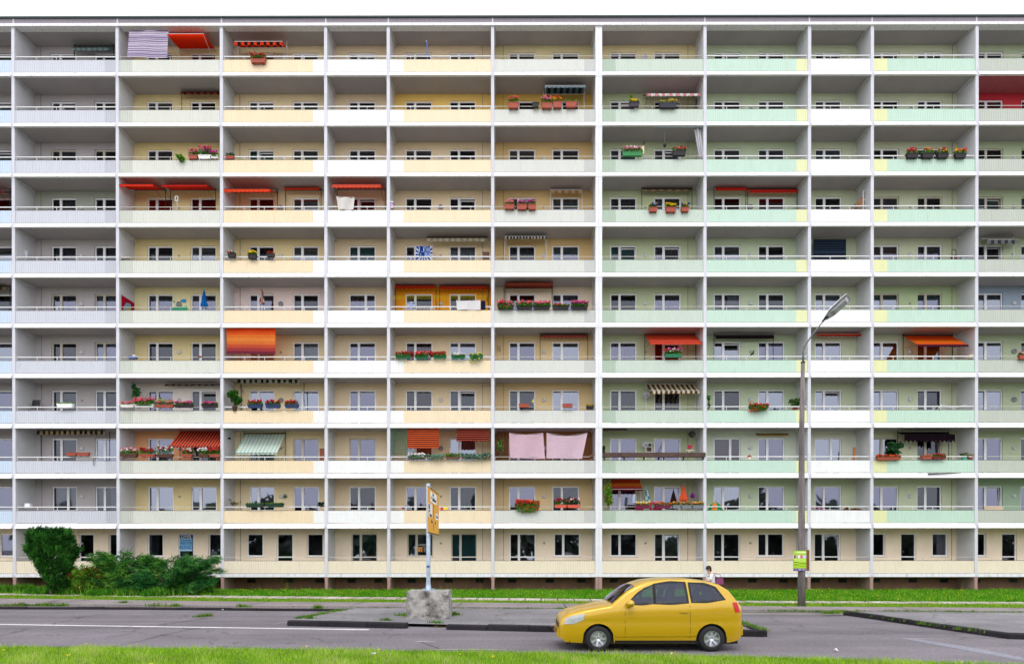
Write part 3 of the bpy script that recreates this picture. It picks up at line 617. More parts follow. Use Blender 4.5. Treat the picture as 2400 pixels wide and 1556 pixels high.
F('G3', 1458, 1506, 346, 358, 367, '#34804a', [PNK, WHT], 'bright green box with pale flowers')
F('G3', 1576, 1607, 346, 356, 366, BK, [RED, PNK], 'black box with red and pink flowers')
for q, (a, e, pc) in enumerate(((2124, 2151, [RED, '#c83050']), (2160, 2187, [RED, YEL]), (2196, 2222, [RED, '#d8d040']), (2237, 2263, [YEL, ORG]))):
    F('J3', a, e, 351, 362, 371, BK, pc, ('leftmost', 'second', 'third', 'yellow topped rightmost')[q]+' of four black flower boxes', group='black flower boxes on the mint balcony')
F('F4', 1182, 1206, 471, 481, 491, TC, [PNK, '#f0a0a0'], 'leftmost of three terracotta flower boxes')
F('F4', 1212, 1235, 473, 481, 492, TC, ['#b070c0', PNK], 'middle of three terracotta flower boxes')
F('F4', 1238, 1256, 471, 481, 492, TC, [MAG], 'rightmost of three terracotta flower boxes')
F('G4', 1521, 1540, 479, 488, 497, TC, ['#4858a0', YEL], 'terracotta pot, blue left of yellow flowers', dens=1.4)
F('G4', 1560, 1584, 479, 488, 498, TC, [YEL, YEL], 'terracotta pot of only yellow flowers', dens=1.6)
F('G4', 1596, 1614, 478, 488, 497, TC, [YEL, '#4858a0'], 'terracotta pot, yellow left of blue flowers', dens=1.4)
F('C5', 535, 552, 590, 596, 604, BK, [RED, WHT], 'dark box with red and white flowers')
F('C5', 582, 602, 589, 599, 607, BK, [YEL], 'dark box with bright yellow flowers', dens=1.5)
F('C5', 626, 643, 591, 596, 603, BK, [RED], 'dark box with few red flowers', dens=.5)
for q, (a, e, pc, dn) in enumerate(((1166, 1204, [PNK, RED], 1.4), (1210, 1248, [PNK, ORG], 1.3), (1249.5, 1290, [PNK, '#f090a0'], 1.6), (1295, 1334, [RED], .5), (1338, 1378, [PNK, MAG], 1.5))):
    F('F6', a, e, 706 if dn > 1 else 713, 717, 725, BK, pc, ('leftmost dark box, pink flowers trailing', 'second dark box with pink flowers', 'middle dark box, densest pink flowers', 'fourth dark box, nearly bare', 'rightmost dark box with pink flowers')[q], dens=dn, trail=.22 if q == 0 else .04, group='dark boxes of pink flowers')
for q, (a, e, pc) in enumerate(((927, 961, [RED]), (972.5, 1004, [ORG, PNK, RED]), (1015.5, 1046, [RED]), (1058, 1090, [WHT]), (1101, 1131, ['#d8d870']))):
    F('E7', a, e, 825 if q < 3 else 829, 835, 841, '#1f7048', pc, ('leftmost green box with red flowers', 'second green box with orange pink flowers', 'middle green box of five', 'fourth green box with white flowers', 'rightmost green box with hanging stalks')[q], trail=.3 if q == 4 else .02, group='green flower boxes', dens=1.3 if q == 1 else .9)
F('G7', 1557, 1597, 817, 831, 838, '#247450', [WHT, MAG, RED], 'green box of white and magenta flowers', dens=1.4)
F('K7', 2387, 2412, 825, 833, 842, TC, [RED, WHT], 'terracotta box with red flowers')
F('A8', 135, 172, 943, 947, 956, '#eeeeee', [], 'white box with low green plants', leafs=('#8ab040', '#5f9a28'))
F('B8', 284, 315, 943, 949, 955, '#e4e0dc', [PNK], 'white box at the left end', leafs=('#a0b050', '#5f9a28'))
F('B8', 316, 362, 932, 948, 955, '#e4e0dc', [PNK, '#f06080'], 'long white box under overflowing pink flowers', dens=1.5, trail=.06)
F('B8', 365, 408, 938, 949, 955, TC, [PNK, '#b0c850'], 'terracotta box of pink flowers, middle')
F('B8', 410, 452, 941, 949, 955, BK, [MAG, PNK], 'long dark box of pink flowers, middle')
F('B8', 473, 510, 942, 949, 955, BK, [MAG, PNK], 'separate dark box of magenta flowers, right end')
F('C8', 581, 615, 939, 949, 956, '#24345c', [RED], 'leftmost of three blue geranium boxes', group='blue boxes of red geraniums')
F('C8', 623, 657, 939, 949, 956, '#24345c', [RED], 'middle of three blue geranium boxes', group='blue boxes of red geraniums')
F('C8', 668, 700, 939, 949, 956, '#24345c', [RED], 'rightmost of three blue geranium boxes', group='blue boxes of red geraniums')
F('F8', 1216, 1240, 945, 947, 955, TC, [], 'empty terracotta box on the left', empty=True)
F('F8', 1318, 1342, 945, 947, 955, TC, [], 'empty terracotta box in the middle', empty=True)
F('F8', 1374, 1391, 948, 954, 959, BK, ['#c89030'], 'small black tray with dry plants', Y=.1, dens=.6)
F('H8', 1755, 1800, 946, 954, 959, '#3a5028', [RED, ORG, '#e05040'], 'overflowing box of red trailing flowers', trail=.28, dens=1.4)
F('A9', 157, 180, 1060, 1061, 1068, TC, [], 'empty terracotta box, left of two', empty=True)
F('A9', 181, 210, 1060, 1061, 1068, TC, [], 'empty terracotta box, right of two', empty=True)
for q, (a, e, pc) in enumerate(((284, 323, [PNK, WHT]), (328, 365, [RED, '#c04060']), (367, 406, [WHT, RED]), (427, 452, [WHT, RED]), (466, 490, [WHT, WHT]), (491, 517, [RED, '#f05050']))):
    F('B9', a, e, 1050 if q != 2 else 1044, 1065, 1071, TC if q % 2 else '#5a3428', pc, ('leftmost box with pale flowers', 'second box with dark red flowers', 'tallest box, red and white flowers', 'fourth box, sparse red white flowers', 'box of white flowers near right end', 'rightmost box of red flowers')[q], Y=.0, leafk=1.2)
for q, (a, e, lf) in enumerate(((1000, 1042, ('#5a8a70', '#a8c8b0')), (1044, 1078, ('#6a8a20', '#4a6a1c')), (1080, 1150, ('#3c6a50', '#8ab09a')))):
    F('E9', a, e, 1060 if q else 1062, 1071, 1076, '#6a4a34', [], ('box of silvery green ivy, left', 'box of yellow green shrubs, middle', 'long box of grey green ivy, right')[q], leafs=lf, trail=.15 if q != 1 else 0., dens=1.3)
F('E9', 956, 998, 1062, 1071, 1076, '#6a4a34', [WHT], 'box of green ivy beside the trellis', leafs=('#3a7a40', '#90b8a0'), trail=.1)
F('J9', 2053, 2110, 1067, 1071, 1078, TC, [ORG, RED], 'long terracotta box under a palm', dens=.8)
F('J9', 2159, 2183, 1066, 1069, 1076, TC, ['#e08070'], 'terracotta box, left of the right pair', dens=.5)
F('J9', 2184, 2215, 1064, 1070, 1076, '#6a2820', ['#c04040'], 'dark red box, right of the right pair', dens=1.0)
F('J9', 2268, 2290, 1064, 1068, 1074, TC, [], 'terracotta pot at the right end', Y=.15, dens=.4)
F('C10', 577, 617, 1179, 1181, 1188, '#1c3c2c', [], 'dark green box, left of two', dens=.2)
F('C10', 623, 665, 1178, 1181, 1187, '#1c3c2c', [], 'dark green box with low plants, right', leafs=('#4a7020', '#6a9030'))
F('F10', 1208, 1264, 1171, 1189, 1194, '#3a4a28', [RED, '#e84020', ORG], 'huge round bush of red orange flowers', dens=2.6, trail=.3, Y=-.05, leafs=('#6a9030', '#4a7a20'))
F('F10', 1300, 1328, 1168, 1183, 1190, '#d8604c', [RED, '#a01838'], 'box of crimson geraniums, left', Y=.05)
F('F10', 1330, 1360, 1168, 1183, 1190, '#d8604c', [RED, WHT], 'box of crimson and white geraniums, right', Y=.05, leafs=('#1c4020', '#2c5a28'))
for q, (a, e, pc) in enumerate(((1490, 1522, [YEL, WHT]), (1535, 1572, [ORG, '#f0b090']), (1576, 1594, ['#d0a050']), (1596, 1620, ['#c09050']), (1622, 1648, [PNK, YEL]))):
    F('G10', a, e, 1176, 1184, 1191, '#701c40' if q < 2 else '#80848c', pc, ('wine red box of yellow white flowers', 'wine red box of orange flowers', 'narrow grey box of brownish plants', 'grey box of golden brown plants', 'rightmost grey box, pink yellow flowers')[q], leafs=('#8a8a38', '#6a7a28'), Y=.0)
# ---------------------------------------------------------------- plants
plant('B3', 414, 432, 360, 380, 'bright green hanging plant', ('#6aa830', '#4a8020'), Y=-.12, name='hanging_plant', cat='plant')
plant('B8', 300, 331, 896, 940, 'tall climbing plant by the side wall', ('#2a5a30', '#3c7a3c'), Y=.4, pot='#c0503a', n=420)
plant('C8', 534, 566, 913, 954, 'dense dark green bush in the corner', ('#2a5a1c', '#3c7a20'), Y=-.02, pot='#3a2c28', n=1300)
plant('G2', 1473, 1484, 222, 243, 'thin yellow green vine standing up', ('#a0b040', '#6a9030'), Y=-.08, n=90)
plant('H8', 1657, 1664, 925, 962, 'thin leafy vine along the pier', ('#3c6a2c', '#5a8a3c'), Y=.1, n=120)
plant('H8', 1850, 1876, 932, 957, 'spiky green plant beside the lamp post', ('#3a5a28', '#5a7a38'), Y=.3, pot='#a04830', size=.2, n=160)
plant('F9', 1163, 1184, 1022, 1063, 'slender green plant by the pink sheets', ('#5a8038', '#7aa050'), Y=.4, pot='#50382c', n=170)
plant('J9', 2072, 2116, 1034, 1070, 'spiky dark palm in a box', ('#1c4424', '#2c6034'), Y=.1, size=.26, n=300, pot='#c0503a')
plant('J9', 2250, 2268, 1058, 1074, 'small bushy plant in a green pot', ('#4a7a40', '#806040'), Y=.2, pot='#50b090', n=150)
plant('G10', 1413, 1436, 1128, 1190, 'yellowing green vine climbing the wide pier', ('#5aa030', '#b09028'), Y=.1, n=900)
plant('G9', 1410, 1418, 1045, 1066, 'small dark conifer by the wide pier', ('#1c3c1c', '#2c5028'), Y=.2, n=200)
plant('C10', 743, 762, 1176, 1189, 'dark low plant at the right corner', ('#1c3020', '#2c4828'), Y=.1, n=180)
plant('C10', 533, 564, 1168, 1187, 'scrawny brown plant in the left corner', ('#5a4828', '#6a5a30'), Y=.1, n=70)
plant('E7', 958, 972, 822, 838, 'red leaved plant between green boxes', ('#a03028', '#c04838'), Y=.0, n=150)
plant('E7', 1004, 1016, 823, 838, 'crimson leaved plant right of orange flowers', ('#c02830', '#e05048'), Y=.0, n=150)
# ---------------------------------------------------------------- loose things on the balconies
def closed_parasol(cell, u, vt, vb, lean, cols, desc, Y=.5, r=.17):
    x, zt = atY(u, vt, Y); _, zb = atY(u, vb, Y); h = zt-zb
    t = thing('closed_parasol', (x, Y, zb), L(desc, cell), 'parasol'); t.rotation_euler = (0, lean, 0)
    b = MB(); b.tube([(0, 0, -.95), (0, 0, h)], .018, n=6); b.build('pole', [steel_w], t)
    b = MB(); b.lathe([(.01, h), (.05, h*.8), (r*.7, h*.35), (r, h*.12), (r*.75, h*.02), (.03, h*.1)], n=16, star=.22); 
    for i in range(len(b.m)): b.m[i] = (i//16+i) % len(cols)
    b.build('canopy', [cloth(c) for c in cols], t)
closed_parasol('B6', 478.5, 677, 722, 0, ['#1c78c8'], 'closed blue parasol', Y=.7)
closed_parasol('C6', 614, 674, 714, 0, ['#e0d4c8', '#a05040'], 'closed beige patterned parasol', Y=.7, r=.13)
closed_parasol('G10', 1519, 1139, 1175, -.14, ['#2a9098', '#e8eef0'], 'closed teal and white striped parasol', Y=.6, r=.12)
closed_parasol('G10', 1602, 1133, 1175, 0, ['#f07048'], 'closed coral orange parasol', Y=.5, r=.22)
hanging('D4', [(788, 460), (831, 462), (829, 492), (792, 491)], -.02, ['#f4f0ea'], 'p', 1, 'creased white cloth over the rail', 'hanging_cloth', 'cloth', wave=.05, sagtop=.06)
hanging('E6', [(1069, 704), (1126, 703), (1126, 726), (1071, 726)], -.03, ['#f8f8fc'], 'p', 1, 'bright white sheet drying', 'bed_sheet', 'sheet', wave=.02, sagtop=.03)
hanging('E6', [(1127, 705), (1137, 705), (1138, 726), (1127, 726)], .0, ['#18284c'], 'p', 1, 'navy blue tank top drying', 'drying_shirt', 'shirt', nx=6, ny=6)
hanging('E6', [(954, 708), (974, 708), (975, 726), (954, 726)], .3, ['#dce4f4', '#6a88c0'], 'h', 7, 'blue and white cloths on drying rack', 'drying_cloth', 'cloth', ny=14)
hanging('G10', [(1483, 1157), (1490, 1157), (1489, 1178), (1481, 1178)], .3, ['#b8c8e4', '#f0f0f0'], 's', 3, 'pale blue towel under the orange awning', 'hanging_towel', 'towel', nx=6, ny=6)
hanging('I7', [(2004, 0), (2005, 0), (2005, 1), (2004, 1)], .5, ['#ffffff'], 'p', 1, 'x') if False else None
# fan flag, blue and white
def flag():
    x0, z1 = atY(974.5, 577, .75); x1, z0 = atY(1013.5, 611, .75); W, H = x1-x0, z1-z0+.35; z0 -= .35
    t = thing('club_flag', (x0, .75, z0), L('blue and white fan flag with letters', 'E5'), 'flag')
    B_, Lt, Wt = cloth('#1c4fa8'), cloth('#a8b8e8'), cloth('#e8eefc')
    b = MB(); b.quad((0, 0, 0), (W, 0, 0), (W, 0, H), (0, 0, H), 2)
    cx, cz = W*.5, H*.62
    for i in range(28):
        if i % 2: continue
        a0, a1 = i*2*math.pi/28, (i+1)*2*math.pi/28
        def E_(a):
            dx, dz = math.cos(a), math.sin(a); k = min(((W-cx) if dx > 0 else cx)/max(1e-6, abs(dx)), ((H-cz) if dz > 0 else cz)/max(1e-6, abs(dz)))
            return (cx+dx*k, -.004, cz+dz*k)
        b.poly([(cx, -.004, cz), E_(a0), E_(a1)], 0)
    b.box(W*.20, W*.53, -.012, -.006, H*.44, H*.98, 0); b.box(W*.53, W*.86, -.012, -.006, H*.44, H*.98, 1)
    b.build('fabric', [B_, Lt, Wt], t)
    text('1.F', .42, t, Wt, (W*.365, -.016, H*.81), (math.pi/2, 0, 0)); text('C', .50, t, B_, (W*.70, -.016, H*.81), (math.pi/2, 0, 0))
    text('S', .2, t, Wt, (W*.29, -.016, H*.58), (math.pi/2, 0, 0)); text('P', .2, t, B_, (W*.74, -.016, H*.58), (math.pi/2, 0, 0))
    b = MB(); b.tube([(-.05, .01, H), (W+.05, .01, H)], .012, n=6); b.build('rod', [steel_w], t)
flag()
# red sheet with a blue and yellow shape on the side wall
xw = PXs[2]+PW[2]/2
t = thing('wall_hanging', (xw+.03, .6, ztop(6)+1.0), L('red wall hanging with pale blue star', 'B6'), 'wall hanging')
b = MB(); b.quad((0, -.45, -.3), (0, .72, -.3), (0, .72, 1.0), (0, -.45, 1.0), 0)
b.poly([(.006, -.35, -.1), (.006, .2, -.28), (.006, .62, -.1), (.006, .45, .35), (.006, .35, .8), (.006, -.05, .72), (.006, -.3, .3)], 1)
b.poly([(.012, -.1, .1), (.012, .25, -.05), (.012, .4, .3), (.012, .15, .55), (.012, 0, .45)], 2); b.poly([(.018, -.05, .1), (.018, .05, .0), (.018, .1, .25), (.018, 0, .28)], 3)
b.build('fabric', [cloth('#c0203c'), cloth('#9cc8e4'), cloth('#f0d048'), cloth('#f0a0a0')], t)
# painted meadow and blue cloud cutouts on the back wall
t = simple('B6', 'wall_decoration', 421, 725, DEP-.02, 'green meadow and blue cloud cutout', 'wall decoration', [
    ('meadow', lambda b: [b.poly([(x, -.01*i-.002, -.1), (x+.16, -.01*i-.002, -.1), (x+.12, -.01*i-.002, .12+.06*(i % 3)), (x+.03, -.01*i-.002, .10)]) for i, x in enumerate(np.arange(-.45, .4, .1))], pmat('#20a070')),
    ('cloud', lambda b: b.poly([(.1, -.02, .42), (.4, -.02, .40), (.36, -.02, .5), (.42, -.02, .6), (.2, -.02, .6), (.05, -.02, .52)]), pmat('#2090d0')),
    ('flower', lambda b: [b.poly([(-.35, -.02, .4), (-.28, -.02, .38), (-.3, -.02, .52), (-.38, -.02, .5)]), b.tube([(-.2, -.02, .1), (-.2, -.02, .3)], .01, n=4), b.poly([(.0, -.02, .2), (.1, -.02, .16), (.12, -.02, .3), (.02, -.02, .32)])], pmat('#40b060'))])
# wooden shelf leaning (I4)
def shelf(b):
    for x in (-.14, .14):
        b.box(x-.02, x+.02, -.02, .02, -1.0, .98)
    for z in (-.35, .05, .45, .96): b.box(-.12, .12, -.015, .015, z-.015, z+.015)
def planks(b):
    for i in range(3): b.prism([(-.9+.05*i, -.6+.3*i), (-.75, -.6+.3*i), (-.1, .45+.16*i), (-.1, .2+.2*i)], 'y', .05+.05*i, .08+.05*i)
simple('I4', 'leaning_shelf', 2028.5, 487, .5, 'white shelf frame with leaning wooden planks', 'shelf', [('frame', shelf, steel_w), ('plank', planks, mat('orange wood', (.45, .2, .08)))])
# chair, trolley, ladder ...
def frame_chair(b):
    for x in (-.22, .22):
        b.tube([(x, -.2, -.45), (x, .15, 0), (x, .25, .5)], .014, n=5); b.tube([(x, .2, -.45), (x, -.2, 0)], .014, n=5)
    b.tube([(-.22, .25, .5), (.22, .25, .5)], .014, n=5)
def seat(b): b.box(-.2, .2, -.2, .16, -.02, .02); b.box(-.2, .2, .19, .21, .15, .48)
simple('A5', 'folding_chair', 48, 603, .5, 'white folded garden chair in the corner', 'chair', [('frame', frame_chair, steel_w), ('seat', seat, pmat('#c8d0d8'))])
simple('A8', 'garden_chair', 78, 955, .6, 'black metal chair behind the rail', 'chair', [('frame', frame_chair, black_m), ('seat', seat, black_m)])
def trolley(b):
    b.tube([(-.12, 0, -.4), (-.12, 0, .35), (-.08, 0, .42), (.08, 0, .42), (.12, 0, .35), (.12, 0, -.4)], .02, n=6)
simple('J5', 'hand_trolley', 2236, 602, .6, 'black framed hand trolley', 'trolley', [('frame', trolley, black_m), ('bag', lambda b: b.box(-.12, .12, -.1, .1, -.4, .08), pmat('#5a3028'))])
simple('J5', 'folded_bed_frame', 2267, 606, .6, 'low dark tubular bed frame', 'bed frame', [('frame', lambda b: b.tube([(-.42, 0, -.3), (-.42, 0, .12), (.42, 0, .12), (.42, 0, -.3)], .02, n=6), black_m), ('cover', lambda b: b.box(-.36, .36, -.05, .05, -.3, .06), pmat('#9098a0'))])
simple('J8', 'deck_chair', 2210, 955, .5, 'white reclining chair before open door', 'deck chair', [('frame', lambda b: [b.tube([(-.5, y, -.2), (-.15, y, .18), (.1, y, -.02), (.6, y, -.05), (1.2, y, .12)], .015, n=5) for y in (-.2, .25)], steel_w), ('seat', lambda b: b.quad((.1, -.2, -.03), (.62, -.2, -.06), (.62, .25, -.06), (.1, .25, -.03)), cloth('#c8c8d0'))])
def ladder(b):
    b.tube([(-.2, 0, -.9), (-.17, .1, .18), (-.12, .1, .26), (.12, .1, .26), (.17, .1, .18), (.2, 0, -.9)], .022, n=6)
simple('G9', 'step_ladder', 1521.5, 1047, .8, 'white step ladder beside a satellite dish', 'step ladder', [('frame', ladder, steel_w), ('step', lambda b: [b.box(-.17, .17, -.02, .1, z, z+.02) for z in (-.6, -.3, 0)], steel_w)])
def dish(b): b.lathe([(.001, .06), (.12, .045), (.20, 0), (.205, -.005), (.12, .055), (.001, .075)], ax='y', n=18)
for cell, u, v, d in (('G1', 1511, 136, 'grey satellite dish just above the rail'), ('C1', 656, 136, 'small white dish between the windows'), ('G8', 1514, 925, 'grey dish on a white wall arm'), ('G9', 1512, 1040, 'oval white dish by the step ladder')):
    simple(cell, 'satellite_dish', u, v, 1.0, d, 'satellite dish', [('reflector', dish, pmat('#b4b4b8')), ('arm', lambda b: [b.tube([(0, .05, -.05), (0, -.25, -.12)], .01, n=5), b.tube([(0, .07, 0), (0, .35, -.1)], .015, n=5)], pmat('#808488')), ('receiver', lambda b: b.box(-.03, .03, -.3, -.24, -.15, -.09), black_m)])
simple('E1', 'blue_pole', 1002, 138, .3, 'thin blue pole rising behind the rail', 'pole', [('pole', lambda b: b.tube([(0, 0, -.9), (-.02, 0, 1.0)], .028, n=7), pmat('#3a70d8')), ('hook', lambda b: b.tube([(-.02, 0, .98), (-.1, 0, 1.02)], .02, n=5), steel_w)])
simple('B7', 'blue_crate', 312, 836, .3, 'small blue tray with papers', 'tray', [('tray', lambda b: [b.box(-.25, .22, -.1, .1, -.12, 0)], pmat('#3858a0')), ('paper', lambda b: b.poly([(-.05, 0, .01), (.25, 0, .02), (-.02, 0, .14)]), steel_w)])
simple('B7', 'ornament_bird', 469, 836, .0, 'small bird shaped ornament on the rail', 'ornament', [('bird', lambda b: [b.lathe([(.001, -.14), (.05, -.08), (.06, 0), (.03, .08), (.001, .12)], (0, 0, 0), 'x', 8), b.lathe([(.001, -.03), (.03, 0), (.001, .04)], (-.1, 0, .06), 'x', 8), b.tube([(0, 0, -.1), (0, 0, -.05)], .01, n=4)], pmat('#7a5030'))])
simple('H7', 'raven_figure', 1764, 829, .09, 'black raven figure sitting on the rail', 'ornament', [('body', lambda b: b.lathe([(.001, -.2), (.04, -.14), (.075, 0), (.05, .1), (.001, .14)], (0, 0, .02), 'x', 8), black_m), ('head', lambda b: [b.lathe([(.001, -.05), (.045, 0), (.001, .06)], (.13, 0, .09), 'x', 8), b.tube([(.16, 0, .09), (.23, 0, .08)], [.015, .004], n=4)], black_m), ('leg', lambda b: [b.tube([(0, s, -.05), (0, s, -.12)], .008, n=4) for s in (-.02, .02)], black_m)])
bpy.data.objects[-1] if False else None
for o_ in bpy.data.objects:
    if o_.name.startswith('raven_figure'): o_.rotation_euler = (0, -.7, 0)
simple('C10', 'knot_ornament', 668, 1163, DEP-.03, 'green knot shaped wall ornament', 'ornament', [('ring', lambda b: [b.tube([(cx+.06*math.cos(a), 0, cz+.06*math.sin(a)) for a in np.linspace(0, 6.283, 12)], .014, n=5, cap=False) for cx, cz in ((-.07, 0), (.07, 0), (0, .08), (0, -.08), (0, 0))], pmat('#14503c'))])
simple('F7', 'iron_wall_ornament', 1169, 817, DEP-.03, 'black wrought iron wall ornament', 'ornament', [('curl', lambda b: [b.tube([(s*.1, 0, .2), (s*.02, 0, .05), (s*.12, 0, -.02), (s*.02, 0, -.08), (s*.1, 0, -.2)], .012, n=5) for s in (-1, 1)], black_m)])
simple('G10', 'purple_flower_basket', 1624, 1162, .6, 'purple hanging flower basket', 'ornament', [('blossom', lambda b: [b.lathe([(.001, -.1), (.1, -.03), (.04, .1)], (dx, 0, dz), 'z', 7, star=.3) for dx, dz in ((-.06, 0), (.06, 0), (0, .08), (0, -.05))], pmat('#7a1c90')), ('hanger', lambda b: b.tube([(0, 0, .1), (0, 0, .6)], .008, n=4), black_m)])
simple('G10', 'garden_bench', 1510, 1184, .35, 'wine red bench behind the flowers', 'bench', [('backrest', lambda b: [b.box(-.52, -.05+.5*i*0, 0, .03, -.35, .22) if i == 0 else b.box(.3, 1.05, 0, .03, -.35, .2) for i in (0, 1)], pmat('#a81c48')), ('seat', lambda b: b.box(-.52, 1.05, -.25, -.002, -.35, -.31), pmat('#8a1840'))])
simple('G10', 'birdhouse', 1529, 1184, .0, 'little birdhouse with brown roof', 'birdhouse', [('box', lambda b: b.box(-.07, .07, -.06, .06, -.12, .02), pmat('#30906c')), ('roof', lambda b: b.prism([(-.11, .02), (.11, .02), (0, .12)], 'y', -.08, .08), pmat('#6a3c28'))])
simple('H9', 'birdhouse', 1756, 1071, .09, 'birdhouse with red roof on the rail', 'birdhouse', [('box', lambda b: b.box(-.07, .07, -.06, .06, -.12, .02), pmat('#e8e0d0')), ('roof', lambda b: b.prism([(-.14, .01), (.14, .01), (0, .13)], 'y', -.08, .08), pmat('#9c3424'))])
simple('G9', 'heart_decoration', 1617, 1048, .6, 'crimson heart on a white stand', 'ornament', [('heart', lambda b: b.prism([(0, -.14), (.16, .04), (.14, .13), (.06, .15), (0, .09), (-.06, .15), (-.14, .13), (-.16, .04)], 'y', -.03, .03), pmat('#b01c3c')), ('stand', lambda b: [b.box(-.22, .24, -.05, .05, -.22, -.16), b.tube([(-.05, 0, -.22), (-.05, 0, -.5)], .04, n=6)], pmat('#d8c8b0'))])
simple('G9', 'wind_chime', 1622, 1018, .5, 'dark round wicker ball hanging', 'ornament', [('ball', lambda b: b.lathe([(.001, -.2), (.14, -.14), (.21, 0), (.14, .14), (.001, .2)], n=10, star=.12), pmat('#3a3434')), ('cord', lambda b: b.tube([(0, 0, .15), (0, 0, .45)], .008, n=4), black_m)])
simple('G9', 'wooden_figure', 1524, 1048, DEP-.25, 'brown wooden cuckoo house on the wall', 'ornament', [('case', lambda b: b.box(-.12, .12, -.05, .12, -.3, .12), mat('dark wood', (.12, .06, .03))), ('roof', lambda b: b.prism([(-.18, .1), (.18, .1), (0, .25)], 'y', -.08, .12), black_m)])
# trough on the rail of G9
x0, z0 = atY(1411.5, 1071, .05); x1, z1 = atY(1653, 1064, .05)
t = thing('long_trough', ((x0+x1)/2, .05, z0), L('long brown wooden trough, whole balcony wide', 'G9'), 'trough')
hw_ = (x1-x0)/2-.02; b = MB(); b.box(-hw_, hw_, -.14, -.11, 0, .24); b.box(-hw_, hw_, .08, .11, 0, .24); b.box(-hw_, hw_, -.109, .079, 0, .03, 0); b.box(-hw_, hw_, -.108, .078, .031, .22, 1)
b.build('box', [mat('weathered brown wood', (.085, .045, .04), var=.35, scale=3, stain=.5, stain_col=(.07, .08, .02)), mat('moss', (.10, .13, .03))], t)
b = MB()
for i in range(6): q = -hw_+.1+i*(2*hw_-.2)/5; b.box(q-.03, q+.03, -.08, .08, -.16, -.002)
b.build('bracket', [black_m], t)
simple('F9', 'clay_statue', 1386, 1071, .2, 'brown mushroom shaped clay figure', 'ornament', [('cap', lambda b: b.lathe([(.001, .16), (.12, .1), (.17, 0), (.05, -.02)], n=12), pmat('#6a3424')), ('stem', lambda b: b.lathe([(.05, 0), (.07, -.2), (.10, -.35)], n=10), pmat('#7a4430'))])
simple('H10', 'play_tent', 1677, 1192, .35, 'green and orange pop up tent', 'play tent', [('canopy', lambda b: [b.poly([(.46*math.cos(i*math.pi/4), .3*math.sin(i*math.pi/4), -.1), (.46*math.cos((i+1)*math.pi/4), .3*math.sin((i+1)*math.pi/4), -.1), (.3*math.cos((i+1)*math.pi/4), .2*math.sin((i+1)*math.pi/4), .25), (.3*math.cos(i*math.pi/4), .2*math.sin(i*math.pi/4), .25)], i % 2) or b.poly([(.3*math.cos(i*math.pi/4), .2*math.sin(i*math.pi/4), .25), (.3*math.cos((i+1)*math.pi/4), .2*math.sin((i+1)*math.pi/4), .25), (0, 0, .44)], i % 2) for i in range(8)], [cloth('#20a070'), cloth('#f49038')])])
simple('H10', 'wooden_chair', 1880, 1182, .6, 'brown wooden chair behind the lamp post', 'chair', [('backrest', lambda b: [b.box(.1, .14, -.02, .02, -.6, .35), b.box(-.18, .1, -.015, .015, .1, .3)], pmat('#7a4028')), ('seat', lambda b: b.box(-.3, .14, -.35, .0, -.14, -.1), pmat('#8a4a30'))])
def blobs(cols):
    def f(b):
        g = random.Random(len(cols))
        for i in range(9): b.lathe([(.001, -.06), (.055, 0), (.001, .06)], (-.35+i*.085, g.uniform(-.05, .05), g.uniform(-.02, .06)), 'z', 7, m=i % len(cols))
    return f
simple('I10', 'toy_pile', 1918, 1192, .25, 'heap of purple and pink toys', 'toys', [('toy', blobs('abc'), [pmat('#8040a0'), pmat('#e070b0'), pmat('#e0c040')])])
simple('I10', 'brown_blanket', 1999, 1193, .2, 'crumpled brown blanket', 'blanket', [('cloth', lambda b: b.poly([(-.6, 0, -.05), (.6, 0, -.05), (.4, 0, .03), (.1, -.02, .06), (-.2, 0, .02), (-.35, -.03, .14), (-.5, 0, .04)]), cloth('#7a4430'))])
simple('K10', 'wooden_board', 2327, 1192, .2, 'light wooden board on the parapet', 'board', [('board', lambda b: [b.box(-.5, .6, -.02, .02, -.05, .16)], pmat('#d8c0a0'))])
simple('E10', 'yellow_box', 1044, 1189, .15, 'yellow box beside a red one', 'box', [('box', lambda b: b.box(-.1, .14, -.08, .08, -.12, .07), pmat('#f0d810')), ('lid', lambda b: b.box(-.11, .15, -.09, .09, .071, .085), pmat('#c0b020'))])
simple('E10', 'red_box', 1035.5, 1190, .15, 'small red box beside a yellow one', 'box', [('box', lambda b: b.box(-.07, .07, -.08, .08, -.12, .06), pmat('#d83030')), ('lid', lambda b: b.box(-.075, .075, -.085, .085, .061, .075), pmat('#b02020'))])
simple('E10', 'figurine', 952, 1188, .15, 'tiny black and white cat figure', 'ornament', [('body', lambda b: b.lathe([(.05, -.12), (.05, 0), (.02, .06)], n=8), steel_w), ('head', lambda b: b.lathe([(.001, -.04), (.04, 0), (.001, .04)], (0, 0, .09), 'z', 8), black_m)])
simple('E10', 'small_toy', 945, 1190, .15, 'small purple and red toy', 'toy', [('block', lambda b: [b.box(-.08, 0, -.05, .05, -.08, .03, 0), b.box(.005, .08, -.05, .05, -.08, .05, 1)], [pmat('#c03050'), pmat('#4858b0')])])
simple('A10', 'white_container', 67, 1184, .3, 'white plastic container and grey tub', 'container', [('tub', lambda b: b.box(-.15, .15, -.1, .1, -.15, .1), pmat('#e8e8ec')), ('lid', lambda b: b.box(-.16, .16, -.11, .11, .101, .12), pmat('#c8c8d0'))])
simple('E4', 'toy_kitchen', 917, 484, .15, 'white and purple patterned parasol base', 'ornament', [('top', lambda b: b.box(-.15, .18, -.1, .1, .10, .17), steel_w), ('body', lambda b: b.box(-.1, .12, -.08, .08, -.2, .099), pmat('#b89ac0', var=.5, scale=20))]) if False else None
